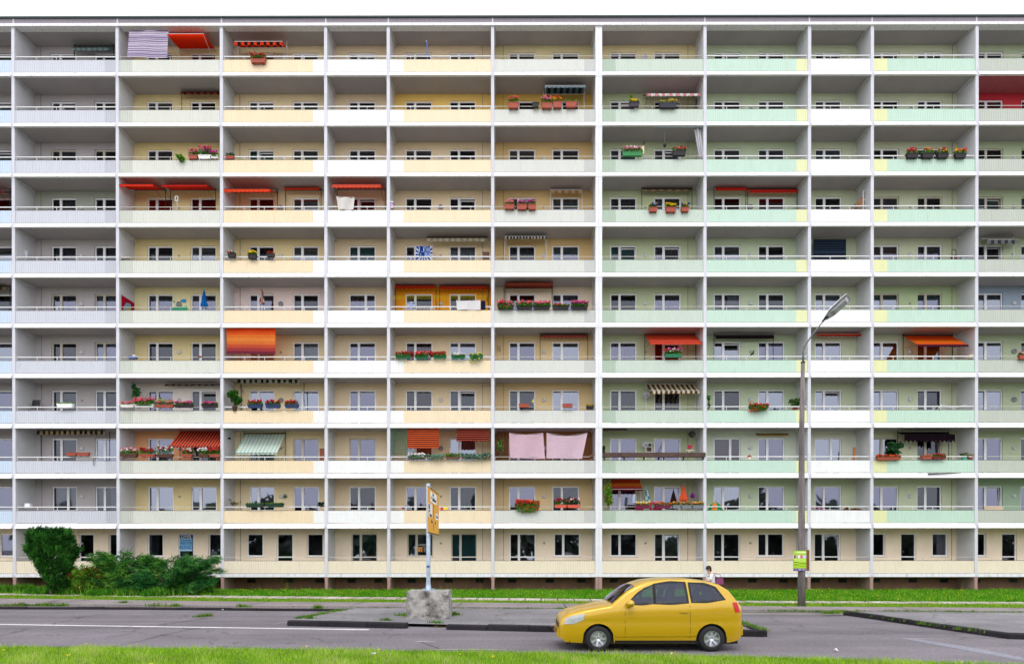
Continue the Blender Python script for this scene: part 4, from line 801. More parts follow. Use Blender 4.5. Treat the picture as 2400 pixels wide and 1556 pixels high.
simple('E4', 'bird_feeder', 916, 482, .15, 'white and purple bird feeder on a post', 'bird feeder', [('roof', lambda b: b.prism([(-.2, .12), (.2, .12), (.14, .18), (-.14, .18)], 'y', -.12, .12), steel_w), ('body', lambda b: b.box(-.12, .14, -.08, .08, -.2, .119), pmat('#c4a0c8', var=.5, scale=20))])
simple('B4', 'hanging_lantern', 414, 466, .4, 'white framed hanging lantern', 'lantern', [('frame', lambda b: [b.box(-.09, -.06, -.03, .03, -.14, .14), b.box(.06, .09, -.03, .03, -.14, .14), b.box(-.06, .06, -.03, .03, .11, .14), b.box(-.06, .06, -.03, .03, -.14, -.11)], steel_w), ('ribbon', lambda b: b.tube([(0, 0, -.14), (.05, 0, -.4), (-.05, 0, -.7)], .012, n=5), steel_w)])
simple('G3', 'wind_spinner', 1507, 348, .1, 'small lantern with a pinwheel on top', 'ornament', [('post', lambda b: b.box(-.06, .06, -.04, .04, -.35, .1), pmat('#e0c890')), ('blade', lambda b: [b.poly([(0, -.05, .25), (.14*math.cos(a), -.05, .25+.14*math.sin(a)), (.1*math.cos(a+.6), -.08, .25+.1*math.sin(a+.6))]) for a in np.arange(0, 6.2, 1.05)], black_m)])
simple('G3', 'hanging_basket', 1558, 340, .5, 'dark ornament hanging from a long cord', 'ornament', [('bowl', lambda b: b.lathe([(.001, -.16), (.08, -.1), (.1, 0), (.04, .06)], n=10), black_m), ('cord', lambda b: b.tube([(0, 0, .05), (0, 0, .8)], .008, n=4), steel_w)])
simple('F8', 'yellow_pennant', 1248, 945, .1, 'small yellow pennant on a stick', 'pennant', [('stick', lambda b: b.tube([(.06, 0, -.1), (.06, 0, .3)], .008, n=4), steel_w), ('pennant', lambda b: b.poly([(.06, 0, .28), (.05, 0, .08), (-.06, 0, .06)]), cloth('#f0e040'))])
simple('F8', 'black_rack', 1233, 957, .1, 'flat black rack under the left box', 'rack', [('rack', lambda b: [b.box(-.4, .4, -.05, .05, -.02, .02), b.box(-.3, -.2, -.04, .04, -.12, -.021), b.box(.2, .3, -.04, .04, -.12, -.021)], black_m)])
simple('I9', 'wooden_plank', 2002, 1062, .7, 'brown plank leaning on the wall', 'plank', [('plank', lambda b: b.prism([(-.1, -.5), (.06, -.5), (.1, .35), (-.06, .35)], 'y', -.02, .02), pmat('#a86a3c'))])
simple('C9', 'wall_spotlight', 538, 1027, .5, 'small black spotlight on the side wall', 'spotlight', [('head', lambda b: b.lathe([(.03, -.08), (.07, 0), (.07, .04)], (0, 0, 0), 'x', 10), black_m), ('bracket', lambda b: b.box(-.12, -.02, -.02, .02, -.02, .02), black_m)])
simple('C9', 'brown_cupboard', 756, 1064, .9, 'brown cupboard panel by the pier', 'cupboard', [('panel', lambda b: b.box(-.14, .14, -.1, .1, -.6, .3), pmat('#8a4a30')), ('top', lambda b: b.box(-.15, .15, -.11, .11, .301, .32), pmat('#6a3420'))])
simple('E5', 'brown_cupboard', 1139, 600, .7, 'low brown cupboard by the pier', 'cupboard', [('panel', lambda b: b.box(-.18, .18, -.1, .1, -.6, .16), pmat('#5a3828')), ('top', lambda b: b.box(-.2, .2, -.12, .12, .161, .18), pmat('#7a4c34'))])
simple('A9', 'metal_wall_ornament', 220, 1084, -.05, 'rusty iron twigs hung on the parapet', 'ornament', [('twig', lambda b: [b.box(-.08, .06, -.01, .01, z, z+.02) for z in (-.12, 0, .12, .24)] + [b.box(.07, .22, -.01, .01, .22, .25), b.box(.5, .95, -.01, .01, .17, .19), b.tube([(-.02, .0, -.14), (-.02, 0, .26)], .008, n=4)], black_m)])
simple('B5', 'white_folded_item', 292, 606, .2, 'folded white sunbed lying on the rail edge', 'sunbed', [('pad', lambda b: b.box(-.32, .32, -.1, .1, -.03, .05), pmat('#e8e4dc')), ('frame', lambda b: b.tube([(-.34, 0, -.04), (.34, 0, -.04)], .015, n=5), black_m)])
simple('J7', 'cardboard_box', 2275, 837, .25, 'pale boxes at the right end', 'box', [('box', lambda b: b.box(-.2, .25, -.12, .12, -.1, .05), pmat('#f0e8d0')), ('lid', lambda b: b.box(-.1, .15, -.1, .1, .052, .1), pmat('#e0e4b8'))])
simple('J9', 'cloth_pegs_banner', 2212, 1110, -.15, 'dark strip hanging under the parapet', 'strip', [('strip', lambda b: [b.prism([(-.9, -.06), (.05, -.02), (1.0, .04), (1.0, .06), (-.9, .03)], 'y', -.01, .01)], black_m)])
# trellis E9
def trellis(b):
    for i in range(-6, 14):
        a = i*.14
        for sgn in (1, -1):
            x_0, z_0, x_1, z_1 = 0, a if sgn > 0 else a+.9, .9, a+.9 if sgn > 0 else a
            pts = []
            for (x, z) in ((x_0, z_0), (x_1, z_1)): pts.append([x, z])
            (xa, za), (xb, zb) = pts; dz = (zb-za)/(xb-xa)
            lo = max(0, min((0-za)/dz, (1.6-za)/dz)); hi = min(.9, max((0-za)/dz, (1.6-za)/dz))
            if hi-lo > .05: b.prism([(lo, za+dz*lo-.012), (hi, za+dz*hi-.012), (hi, za+dz*hi+.012), (lo, za+dz*lo+.012)], 'y', 0 if sgn > 0 else .012, .010 if sgn > 0 else .022)
simple('E9', 'trellis', 915, 1066, .05, 'green diamond trellis at the left end', 'trellis', [('lattice', trellis, pmat('#1c6a50')), ('frame', lambda b: [b.box(-.03, 0, 0, .02, 0, 1.6), b.box(.9, .93, 0, .02, 0, 1.6)], pmat('#1c6a50'))])
# clothes lines in E6
t = simple('E6', 'clothes_line', 915, 700, .2, 'yellow clothes lines across the ochre balcony', 'clothes line', [('line', lambda b: [b.tube([(0, y, z), (5.6, y, z)], .006, n=4) for y, z in ((0, 0), (.15, .15), (.3, .28))], pmat('#d8d020')), ('bracket', lambda b: [b.box(-.03, 0, -.05, .35, -.05, .32), b.box(5.6, 5.63, -.05, .35, -.05, .32)], black_m)])
t = simple('E6', 'drying_rack', 968, 722, .35, 'white wire drying rack', 'drying rack', [('wire', lambda b: [b.tube([(-.6, y, 0), (1.3, y, 0)], .008, n=4) for y in np.linspace(-.2, .2, 6)], steel_w), ('leg', lambda b: [b.tube([(x, -.2, 0), (x+.3, .2, -.8)], .01, n=4) for x in (-.5, 1.1)], steel_w)])
# posters on the windows of the bottom row
Yw = DEP+.07-.004
x0, z1 = atY(421, 1252, Yw); x1, z0 = atY(451, 1291, Yw)
t = thing('tenants_poster', (x0, Yw, z0), L('blue poster lettered DMB Mieterbund in glass door', 'B11'), 'poster'); W, H = x1-x0, z1-z0
b = MB(); b.box(0, W, -.004, 0, 0, H*.76, 0); b.box(0, W, -.004, 0, H*.76, H, 1); b.box(.02, W-.02, -.006, -.004, H*.04, H*.07, 2); b.box(.02, W-.02, -.006, -.004, H*.73, H*.75, 2)
lb_, db_, wh_ = pmat('#7ab8e0'), pmat('#1c4c90'), pmat('#f0ece0'); b.build('sheet', [lb_, db_, wh_], t)
R90 = (math.pi/2, 0, 0)
text('DMB', .30, t, wh_, (W/2, -.007, H*.87), R90); text('Deutscher', .15, t, pmat('#1c5ca8'), (W/2, -.007, H*.655), R90)
text('MIETER', .235, t, pmat('#1c5ca8'), (W/2, -.007, H*.46), R90); text('BUND', .30, t, pmat('#1450a0'), (W/2, -.007, H*.22), R90)
x0, z1 = atY(979.5, 1273, Yw); x1, z0 = atY(1011, 1294, Yw)
t = thing('window_advert', (x0, Yw, z0), L('black shop advert with orange emblem, behind signpost', 'E11'), 'poster'); W, H = x1-x0, z1-z0
b = MB(); b.box(0, W, -.004, 0, 0, H, 0); b.box(.03, .26, -.007, -.004, .05, .32, 1); b.box(.12, .16, -.009, -.007, .09, .27, 2); b.box(.16, .2, -.009, -.007, .09, .17, 2); b.box(.28, W-.03, -.007, -.004, .33, .345, 3)
b.build('sheet', [black_m, pmat('#f0a020'), pmat('#a03020'), wh_], t)
text('BÜRGERLADEN', .105, t, wh_, (W/2, -.007, H*.84), R90)
for i in range(4): text('Beratung Service', .055, t, wh_, (W*.68, -.007, H*(.5-.12*i)), R90, ext=.001)

# ---------------------------------------------------------------- ground
def tex_ground(name, base, fine=.12, big=.2, stripes=.0, cracks=0., tint=None, rough=.9, scale_fine=60):
    m = bpy.data.materials.new(name); m.use_nodes = True; n = m.node_tree.nodes; l = m.node_tree.links; b = n['Principled BSDF']
    b.inputs['Roughness'].default_value = rough; b.inputs['Specular IOR Level'].default_value = .25
    g = n.new('ShaderNodeNewGeometry')
    def noise(scale, det=4, stretch=(1, 1, 1)):
        mp = n.new('ShaderNodeMapping'); mp.inputs['Scale'].default_value = stretch; l.new(g.outputs['Position'], mp.inputs[0])
        t = n.new('ShaderNodeTexNoise'); t.inputs['Scale'].default_value = scale; t.inputs['Detail'].default_value = det; l.new(mp.outputs[0], t.inputs[0]); return t.outputs[0]
    def rng(src, a, b_, c, d):
        r = n.new('ShaderNodeMapRange'); [setattr(r.inputs[i+1], 'default_value', v) for i, v in enumerate((a, b_, c, d))]; l.new(src, r.inputs[0]); return r.outputs[0]
    def mul(x, y):
        k = n.new('ShaderNodeMath'); k.operation = 'MULTIPLY'; l.new(x, k.inputs[0]); l.new(y, k.inputs[1]); return k.outputs[0]
    f = rng(noise(scale_fine, 2), .3, .7, 1-fine, 1+fine)
    f = mul(f, rng(noise(.6, 5), .3, .7, 1-big, 1+big))
    f = mul(f, rng(noise(14, 3), .35, .65, 1-fine*.7, 1+fine*.7))
    if stripes: f = mul(f, rng(noise(.9, 3, (.06, 1, 1)), .35, .65, 1-stripes, 1+stripes))
    if cracks:
        v = n.new('ShaderNodeTexVoronoi'); v.feature = 'DISTANCE_TO_EDGE'; v.inputs['Scale'].default_value = .16
        mp = n.new('ShaderNodeMapping'); l.new(g.outputs['Position'], mp.inputs[0])
        ns = n.new('ShaderNodeTexNoise'); ns.inputs['Scale'].default_value = .8; ns.inputs['Detail'].default_value = 6; l.new(g.outputs['Position'], ns.inputs[0])
        va = n.new('ShaderNodeVectorMath'); va.operation = 'MULTIPLY_ADD'; va.inputs[1].default_value = (2.2, 2.2, 0); l.new(ns.outputs[1], va.inputs[0]); l.new(g.outputs['Position'], va.inputs[2])
        l.new(va.outputs[0], v.inputs[0]); f = mul(f, rng(v.outputs['Distance'], .0, .006, 1-cracks, 1))
    mx = n.new('ShaderNodeMix'); mx.data_type = 'RGBA'; mx.blend_type = 'MULTIPLY'; mx.inputs[0].default_value = 1
    if tint:
        m2 = n.new('ShaderNodeMix'); m2.data_type = 'RGBA'; l.new(rng(noise(1.3, 5), .4, .6, 0, 1), m2.inputs[0]); m2.inputs[6].default_value = (*base, 1); m2.inputs[7].default_value = (*tint, 1); l.new(m2.outputs[2], mx.inputs[6])
    else: mx.inputs[6].default_value = (*base, 1)
    l.new(f, mx.inputs[7]); l.new(mx.outputs[2], b.inputs['Base Color'])
    bp = n.new('ShaderNodeBump'); bp.inputs['Strength'].default_value = .35; bp.inputs['Distance'].default_value = .01; l.new(noise(scale_fine, 3), bp.inputs['Height']); l.new(bp.outputs[0], b.inputs['Normal'])
    return m
asph = tex_ground('purple grey asphalt', (.150, .133, .148), fine=.22, big=.12, stripes=.16, cracks=.45)
asph2 = tex_ground('light grey island asphalt', (.185, .176, .186), fine=.2, big=.18, stripes=.12, cracks=.5)
walk_m = tex_ground('pinkish grey pavement', (.23, .20, .20), fine=.18, big=.14, cracks=.4)
path_m = tex_ground('pale path slabs', (.46, .40, .36), fine=.15, big=.3)
turf_m = tex_ground('turf soil', (.07, .14, .012), fine=.3, big=.25, tint=(.10, .17, .02), scale_fine=25)
kerb_m = tex_ground('dark granite kerb', (.018, .016, .019), fine=.3, big=.4)
Us = [0, 600, 1200, 1800, 2400]
def gline(vs, us=Us, Z=0., ext=30):
    p = [atZ(u, v, Z) for u, v in zip(us, vs)]
    def e(a, b, k):
        d = Vector((a[0]-b[0], a[1]-b[1])).normalized(); return (a[0]+d.x*k, a[1]+d.y*k)
    # end directions follow the mean direction of the whole line
    m = Vector((p[-1][0]-p[0][0], p[-1][1]-p[0][1])).normalized()
    if ext: p = [(p[0][0]-m.x*ext, p[0][1]-m.y*ext)] + p + [(p[-1][0]+m.x*ext, p[-1][1]+m.y*ext)]
    return p
def dens_line(p, step=1.5):
    out = []
    for a, b in zip(p[:-1], p[1:]):
        k = max(1, int(math.dist(a, b)/step)); out += [(a[0]+(b[0]-a[0])*i/k, a[1]+(b[1]-a[1])*i/k) for i in range(k)]
    return out+[p[-1]]
def yat(line, x): return np.interp(x, [q[0] for q in line], [q[1] for q in line])
def strip(name, near, far, z0, z1, m, rough=0.):
    xs = np.arange(-60, 60.1, 1.5) if not rough else np.arange(-60, 60.1, .35)
    b = MB(); g = np.random.default_rng(len(name)); jn = g.normal(size=len(xs))*rough; jf = g.normal(size=len(xs))*rough
    yn, yf = yat(near, xs)+jn, yat(far, xs)+jf
    for i in range(len(xs)-1):
        b.quad((xs[i], yn[i], z1), (xs[i+1], yn[i+1], z1), (xs[i+1], yf[i+1], z1), (xs[i], yf[i], z1))
        if z1-z0 > .02: b.quad((xs[i], yn[i], z0), (xs[i+1], yn[i+1], z0), (xs[i+1], yn[i+1], z1), (xs[i], yn[i], z1))
    return tag(b.build(name, [m]), kind='structure')
gnd_m = tex_ground('dry grey ground', (.20, .185, .17), fine=.2, big=.25, scale_fine=25)
b = MB(); b.quad((-600, -400, -.01), (600, -400, -.01), (600, 600, -.01), (-600, 600, -.01)); tag(b.build('ground', [gnd_m]), kind='structure')
Lg1 = gline([1390.5, 1397, 1402, 1408.5, 1411]); Lp = gline([1395, 1403, 1408, 1414, 1416.5]); Lg2 = gline([1406.5, 1415, 1417.5, 1426, 1430])
Lw = gline([1419.5, 1424.5, 1428.5, 1434, 1438]); Lk = gline([1426.5, 1430, 1433, 1440, 1443.5]); Lroad = gline([1515.5, 1520.5, 1528.5, 1540, 1560])
strip('lawn', [(-90, -29.5), (90, -29.5)], Lroad, -.01, .0, turf_m)
strip('lawn', Lg2, [(-90, 1.5), (90, 1.5)], -.01, .002, turf_m)
strip('path', Lp, Lg1, 0, .02, path_m, .05)
strip('pavement', Lw, Lg2, 0, .10, walk_m)
strip('road', Lroad, Lk, 0, .004, asph)
Ls = gline([1517, 1522, 1530, 1541.5, 1561.5]); strip('road_gutter', Ls, Lroad, 0, .003, path_m) if False else None
def poly_sheet(name, px, z, m, Z=None):
    pts = [atZ(u, v, z if Z is None else Z) for u, v in px]; b = MB(); b.poly([(x, y, z) for x, y in pts]); return tag(b.build(name, [m]), kind='structure'), pts
def kerb(name, px, w_=.13, h=.12, m=kerb_m, breaks=()):
    pts = [Vector((*atZ(u, v, 0), 0)) for u, v in px]; b = MB(); lst = []
    pts2 = []
    for a, e in zip(pts[:-1], pts[1:]):
        k = max(1, int((e-a).length/1.0)); pts2 += [a+(e-a)*i/k for i in range(k)]
    pts2.append(pts[-1]); R = random.Random(len(px))
    for i, (a, e) in enumerate(zip(pts2[:-1], pts2[1:])):
        if i in breaks: continue
        d = (e-a).normalized(); nrm = Vector((-d.y, d.x, 0)); hh = h+R.uniform(-.012, .012); o = R.uniform(-.012, .012)
        a2, e2 = a+d*.008+nrm*o, e-d*.008+nrm*o; W = nrm*w_
        pr = [(0, 0), (.01, hh-.03), (.04, hh), (w_, hh), (w_, 0)]
        A1 = [a2+nrm*q+Vector((0, 0, z)) for q, z in pr]; B1 = [e2+nrm*q+Vector((0, 0, z)) for q, z in pr]
        for j in range(4): b.quad(tuple(A1[j]), tuple(B1[j]), tuple(B1[j+1]), tuple(A1[j+1]))
        b.poly([tuple(q) for q in A1]); b.poly([tuple(q) for q in B1][::-1])
    return tag(b.build(name, [m]), kind='structure')
kerb('kerb', [(-700, 1424), (0, 1427.5), (300, 1428.5), (600, 1431), (810, 1432.5)], h=.10)
# islands of paler asphalt
isl1 = [(676, 1463), (860, 1466), (1240, 1475), (1290, 1476), (1790, 1487), (1784, 1483), (1727, 1465), (1660, 1440), (1600, 1434), (1200, 1432), (830, 1430.5)]
poly_sheet('traffic_island', isl1, .10, asph2, Z=0)
kerb('kerb', [(672, 1466.5), (860, 1471), (1240, 1480), (1290, 1481), (1799, 1492.5)], h=.16, w_=.2, breaks=(3,))
kerb('kerb', [(1799, 1492.5), (1731, 1467)], h=.13)
isl2 = [(1990, 1440), (2060, 1448), (2200, 1468), (2363, 1490), (2460, 1493), (3200, 1506), (3200, 1452), (2400, 1441), (2050, 1438.5)]
poly_sheet('traffic_island', isl2, .10, asph2, Z=0)
kerb('kerb', [(1975, 1441), (2060, 1453), (2200, 1474), (2363, 1497.5), (2460, 1500), (3000, 1510)], h=.15, w_=.2)
# painted markings and patches
def band(name, a, e, w_, z, m):
    A_, E_ = Vector(atZ(*a)), Vector(atZ(*e)); d = (E_-A_).normalized(); n_ = Vector((-d.y, d.x))*w_/2
    b = MB(); k = max(1, int((E_-A_).length/.6)); g = random.Random(int(a[0]))
    for i in range(k):
        p, q = A_+(E_-A_)*i/k, A_+(E_-A_)*(i+1)/k; j = Vector((0, 0))
        b.quad((p.x-n_.x, p.y-n_.y, z), (q.x-n_.x, q.y-n_.y, z), (q.x+n_.x, q.y+n_.y, z), (p.x+n_.x, p.y+n_.y, z))
    return tag(b.build(name, [m]), kind='structure')
paint_m = tex_ground('worn white road paint', (.62, .6, .6), fine=.2, big=.15, cracks=.3)
band('road_marking', (-900, 1450), (865, 1475.5), .17, .009, paint_m)
faint_m = tex_ground('faded road paint', (.24, .22, .23), fine=.3, big=.3)
band('road_marking', (-600, 1441), (700, 1447.5), .06, .009, faint_m); band('road_marking', (640, 1463), (690, 1454), .08, .010, faint_m)
band('road_marking', (1790, 1493), (2375, 1498.5), .07, .009, faint_m)
patch_m = tex_ground('bluish tar patch', (.20, .20, .235), fine=.2, big=.15)
b = MB(); pp = [atZ(u, v) for u, v in ((2110, 1496), (2150, 1497), (2260, 1514), (2400, 1541), (2500, 1562), (2440, 1562), (2400, 1549), (2230, 1518))]
b.poly([(x, y, .0085) for x, y in pp]); tag(b.build('road_patch', [patch_m]), kind='structure')
crack_m = tex_ground('tar crack', (.05, .045, .052), fine=.4, big=.4)
for a, e in (((235, 1520), (330, 1502)), ((330, 1502), (380, 1488)), ((380, 1488), (470, 1470)), ((372, 1465), (450, 1453)), ((450, 1453), (490, 1446)), ((985, 1504), (1030, 1520)), ((0, 1474), (70, 1472)), ((250, 1494), (310, 1484))):
    band('road_crack', a, e, .035, .0075, crack_m)
for (u, v) in ((996, 1503), (1100, 1522)):
    x, y = atZ(u, v); b = MB(); g = random.Random(u); b.poly([(x+(.3+.4*(u > 1000)*2)*math.cos(a)*g.uniform(.7, 1.1), y+.12*math.sin(a)*g.uniform(.6, 1.1), .0095) for a in np.arange(0, 6.2, .5)]); tag(b.build('road_patch', [faint_m]), kind='structure')
# path slab joints
b = MB()
for x in np.arange(-40, 40, .75):
    y0, y1 = yat(Lp, x)+.07, yat(Lg1, x)-.07; b.quad((x, y0, .025), (x+.05, y0, .025), (x+.12, y1, .025), (x+.07, y1, .025))
for x in np.arange(-40, 40, 4.2):
    y0, y1 = yat(Lw, x), yat(Lg2, x); b.quad((x, y0, .104), (x+.04, y0, .104), (x+.10, y1, .104), (x+.06, y1, .104))
tag(b.build('paving_joints', [crack_m]), kind='structure')
# ---------------------------------------------------------------- grass
def blades(name, n, xr, near, far, h, wd_, cols, w, seed, dand=0, zb=0., hvar=.5, pts=None, leanout=.35):
    g = np.random.default_rng(seed)
    if pts is None:
        x = g.uniform(*xr, n); yn = yat(near, x) if callable(getattr(near, '__iter__', None)) else np.full(n, near); yf = yat(far, x) if callable(getattr(far, '__iter__', None)) else np.full(n, far)
        y = yn + g.random(n)*(yf-yn) + g.normal(size=n)*.03
    else:
        k = g.integers(0, len(pts), n); c = np.array(pts)[k]; x = c[:, 0]+g.normal(size=n)*c[:, 2]; y = c[:, 1]+g.normal(size=n)*c[:, 3]
    cl = np.sin(x*1.7+np.sin(y*2.3)*2)*np.sin(y*1.9+x*.6)+.5*np.sin(x*5.1+y*3.3)
    hh = h*(1-hvar+hvar*2*g.random(n))*(1+.25*cl)
    a = g.random(n)*2*np.pi; dx, dy = np.cos(a), np.sin(a); ln = leanout*hh*g.random(n)*2; b_ = g.random(n)*2*np.pi
    P = np.stack([x, y, np.full(n, zb)], 1); W = np.stack([dx, dy, np.zeros(n)], 1)*wd_*.5
    T = P+np.stack([np.cos(b_)*ln, np.sin(b_)*ln, hh], 1)
    V = np.stack([P-W, P+W, T], 1).reshape(-1, 3)
    pr = g.random(n)+.22*cl; M = np.digitize(pr, np.cumsum(w)[:-1]); M = np.clip(M, 0, len(cols)-1)
    mats = [mat('grass '+c, sc3(lin(c), 1.), rough=.7, var=.2, scale=1.1, trans=.35, spec=.1) for c in cols]
    if dand:
        q = g.integers(0, n, dand); C = T[q]; s = .028*g.uniform(.7, 1.4, dand)[:, None]
        for k in range(3):
            an = k*2.1; U = np.array([np.cos(an), np.sin(an), .3]); U2 = np.array([-np.sin(an), np.cos(an), .5])
            V = np.concatenate([V, np.stack([C+s*U, C+s*U2, C-s*U], 1).reshape(-1, 3)]); M = np.concatenate([M, np.full(dand, len(cols))])
        mats.append(pmat('#f0e020'))
    return tag(link(name, tris_mesh(name, V, M, mats, 3)), kind='stuff')
GC_ = ['#4c8a10', '#78b418', '#9cc83c', '#b8b850']
FG = ['#709c1c', '#8eb828', '#a8cc44', '#c0c478']
near0 = [(-60, -26.2), (60, -26.2)]
blades('foreground_grass', 150000, (-14.5, 14.5), near0, Lroad, .085, .012, FG, [.25, .40, .25, .10], 1, dand=60)
blades('lawn_grass', 110000, (-31, 31), Lg1, [(-60, .3), (60, .3)], .12, .03, ['#3c8010', '#5a9e1a', '#7eb830', '#94a844'], [.3, .4, .25, .05], 2, dand=900)
blades('verge_grass', 45000, (-30, 30), Lg2, Lp, .09, .025, ['#5a8c14', '#7cac20', '#a0bc3c', '#a0a058'], [.25, .4, .25, .1], 3)
def weed_pts(segs, n=40):
    out = []; g = random.Random(3)
    for (u0, v0), (u1, v1), sy in segs:
        for i in range(n): t = g.random(); x, y = atZ(u0+(u1-u0)*t, v0+(v1-v0)*t, .0); out.append((x, y, .04+.09*g.random(), sy*.6))
    return out
WC = ['#3c6a18', '#5c8c24', '#7aa038', '#8a8a48']
blades('kerb_weeds', 5200, None, None, None, .075, .025, WC, [.3, .35, .25, .1], 4, zb=.08, pts=weed_pts([((830, 1430), (1400, 1432), .06), ((2000, 1437), (2400, 1442), .08), ((1800, 1437), (1990, 1440), .04), ((1935, 1443), (1985, 1440), .12), ((690, 1456), (830, 1431), .10), ((0, 1424), (160, 1424), .06), ((1983, 1441), (2330, 1492), .04), ((1735, 1466), (1797, 1488), .04)], 40))
blades('kerb_weeds', 1500, None, None, None, .12, .03, WC, [.3, .35, .25, .1], 5, zb=.08, pts=weed_pts([((45, 1424), (60, 1424), .08), ((80, 1424), (118, 1424), .08), ((125, 1425), (152, 1424), .08), ((278, 1418), (296, 1418), .06), ((345, 1425), (392, 1426), .05), ((402, 1426), (420, 1425), .08), ((740, 1430), (752, 1430), .08), ((455, 1452), (498, 1449), .05), ((1008, 1466), (1035, 1468), .05), ((720, 1456), (728, 1456), .05), ((900, 1460), (910, 1461), .04), ((1660, 1464), (1700, 1466), .03), ((560, 1427), (580, 1427), .05)], 10))
blades('block_weeds', 900, None, None, None, .11, .035, WC, [.3, .35, .25, .1], 6, zb=.10, pts=weed_pts([((940, 1449), (975, 1452), .06), ((975, 1453), (1045, 1452), .03), ((1045, 1451), (1066, 1447), .06)], 12))
blades('basement_weeds', 500, (-16, 30), [(-60, .1), (60, .1)], [(-60, .9), (60, .9)], .55, .02, ['#8a9a30', '#a89040', '#5a7a20'], [.4, .3, .3], 8)
g = random.Random(5)
for i, (u, v) in enumerate(((1122, 1467.5), (875, 1532), (1958, 1524), (522, 1428.5))):
    x, y = atZ(u, v, .03); b = MB()
    b.poly([(.06*math.cos(a)*g.uniform(.6, 1.3), .05*math.sin(a)*g.uniform(.6, 1.3), .03+.02*math.sin(a*2)) for a in np.arange(0, 6.2, .7)])
    b.poly([(.03*math.cos(a), .0+.02*math.sin(a), .05+.02*math.cos(a)) for a in np.arange(0, 6.2, .9)])
    tag(b.build('paper_litter', [pmat('#e8e8ec')], loc=(x, y, .02)), ['crumpled white paper in the broken kerb under the concrete block', 'crumpled white paper on the foreground grass', 'small white scrap on the road right of the yellow car', 'white scrap in the far gutter near the shrubs'][i], 'litter', 'litter')
b = MB(); x0, y0 = atZ(935, 1467.5); x1, y1 = atZ(1030, 1470.5); g = random.Random(9)
def leaves_patch():
    V, M = clumps(500, ((x0+x1)/2+1.1, (y0+y1)/2-.02, .03), (.75, .10, .03), .05, [0, 1, 2], [.5, .3, .2], seed=77)
    return tag(link('dead_leaves', tris_mesh('dead_leaves', V, M, [leaf('#6a4028'), leaf('#8a6a40'), leaf('#4a7028')], 4)), kind='stuff')
leaves_patch()

# ---------------------------------------------------------------- concrete block and direction sign
conc = mat('stained concrete', (.38, .36, .34), rough=.9, var=.35, scale=3.5, stain=1., stain_col=(.07, .062, .056), bump=.6, fine=.3, sscale=2.2, slo=.46, smap=(1.3, 1.3, 1.6))
bx0, by0 = atZ(951, 1450, .10); bx1, _ = atZ(1052, 1450, .10)
BH = .87
b = MB(); xm, ym, hx, hy = (bx0+bx1)/2, by0+.55, (bx1-bx0)/2, .55
pr = [(-hx, -hy), (hx, -hy), (hx, hy), (-hx, hy)]; tp = .97
lo = [(x, y, 0) for x, y in pr]; hi = [(x*tp, y*tp, BH-.02) for x, y in pr]; hh = [(x*(tp-.012), y*(tp-.012), BH) for x, y in pr]
b.poly(lo[::-1]); b.poly(hh)
for i in range(4): j = (i+1) % 4; b.quad(lo[i], lo[j], hi[j], hi[i]); b.quad(hi[i], hi[j], hh[j], hh[i])
cb = b.build('concrete_block', [conc], loc=(xm, ym, .10)); tag(cb, 'stained grey concrete block on the traffic island under the sign', 'concrete block')
galv = mat('galvanised pole steel', (.36, .43, .52), rough=.45, var=.22, scale=9, metal=.35, spec=.5)
px_ = atY(1004, 1380, ym)[0]
ds = thing('direction_sign', (px_, ym, BH+.10), 'tall yellow direction sign on a galvanised pole over the concrete block', 'direction sign')
b = MB(); b.lathe([(.001, 0), (.16, 0), (.16, .02), (.10, .03), (.075, .2), (.068, .28), (.066, 3.45), (.001, 3.46)], n=16); b.build('pole', [galv], ds, True)
b = MB(); b.box(-.2, .2, -.2, .2, -.0, .018)
for a in range(4): b.tube([(.15*(1 if a % 2 else -1), .15*(1 if a > 1 else -1), .018), (.15*(1 if a % 2 else -1), .15*(1 if a > 1 else -1), .06)], .02, n=6)
b.build('base_plate', [galv], ds)
SY0, SY1, SZ0, SZ1 = -1.12, 1.62, 1.82, 3.26     # panel along depth, relative to pole
ye, wh, bk, bl_ = mat('sign yellow orange', (.80, .38, .008), rough=.45, var=.03), pmat('#eef0f2'), black_m, pmat('#1c3c98')
pn = MB(); pn.box(.10, .14, SY0, SY1, SZ0, SZ1, 0); pn.box(.1405, .144, SY0, SY1, SZ0, SZ0+.035, 1); pn.box(.1405, .144, SY0, SY1, SZ1-.03, SZ1, 1)
panel_o = pn.build('panel', [mat('sign back alloy', (.5, .52, .55), rough=.4), mat('sign rim brown', (.10, .05, .02))], ds)
b = MB(); b.box(.1405, .1425, SY0+.03, SY1-.03, SZ0+.036, SZ1-.031); b.build('yellow_face', [ye], ds)
def sbox(y0, y1, z0, z1, m_, nm='white_field', d=.143): b = MB(); b.box(d, d+.003, y0, y1, z0, z1); return b.build(nm, [m_], ds)
RS = (math.pi/2, 0, math.pi/2)
H_ = SZ1-SZ0
sbox(-.55, 1.0, SZ0+H_*.70, SZ0+H_*.93, wh); text('Uniklinikum', .20, ds, bk, (.148, .33, SZ0+H_*.78), RS); text('Messe', .15, ds, bk, (.148, .1, SZ0+H_*.885), RS)
sbox(-.45, -.30, SZ0+H_*.77, SZ0+H_*.82, pmat('#d03030'), 'red_mark', .147)
sbox(-.98, -.12, SZ0+H_*.36, SZ0+H_*.65, wh); sbox(-.92, -.68, SZ0+H_*.52, SZ0+H_*.63, bl_, 'blue_mark', .147); sbox(-.92, -.68, SZ0+H_*.46, SZ0+H_*.50, bl_, 'blue_mark', .147); text('Bahnhof', .16, ds, bk, (.148, -.5, SZ0+H_*.40), RS)
sbox(.70, 1.45, SZ0+H_*.36, SZ0+H_*.50, wh); text('Zentrum', .15, ds, bk, (.148, 1.07, SZ0+H_*.43), RS)
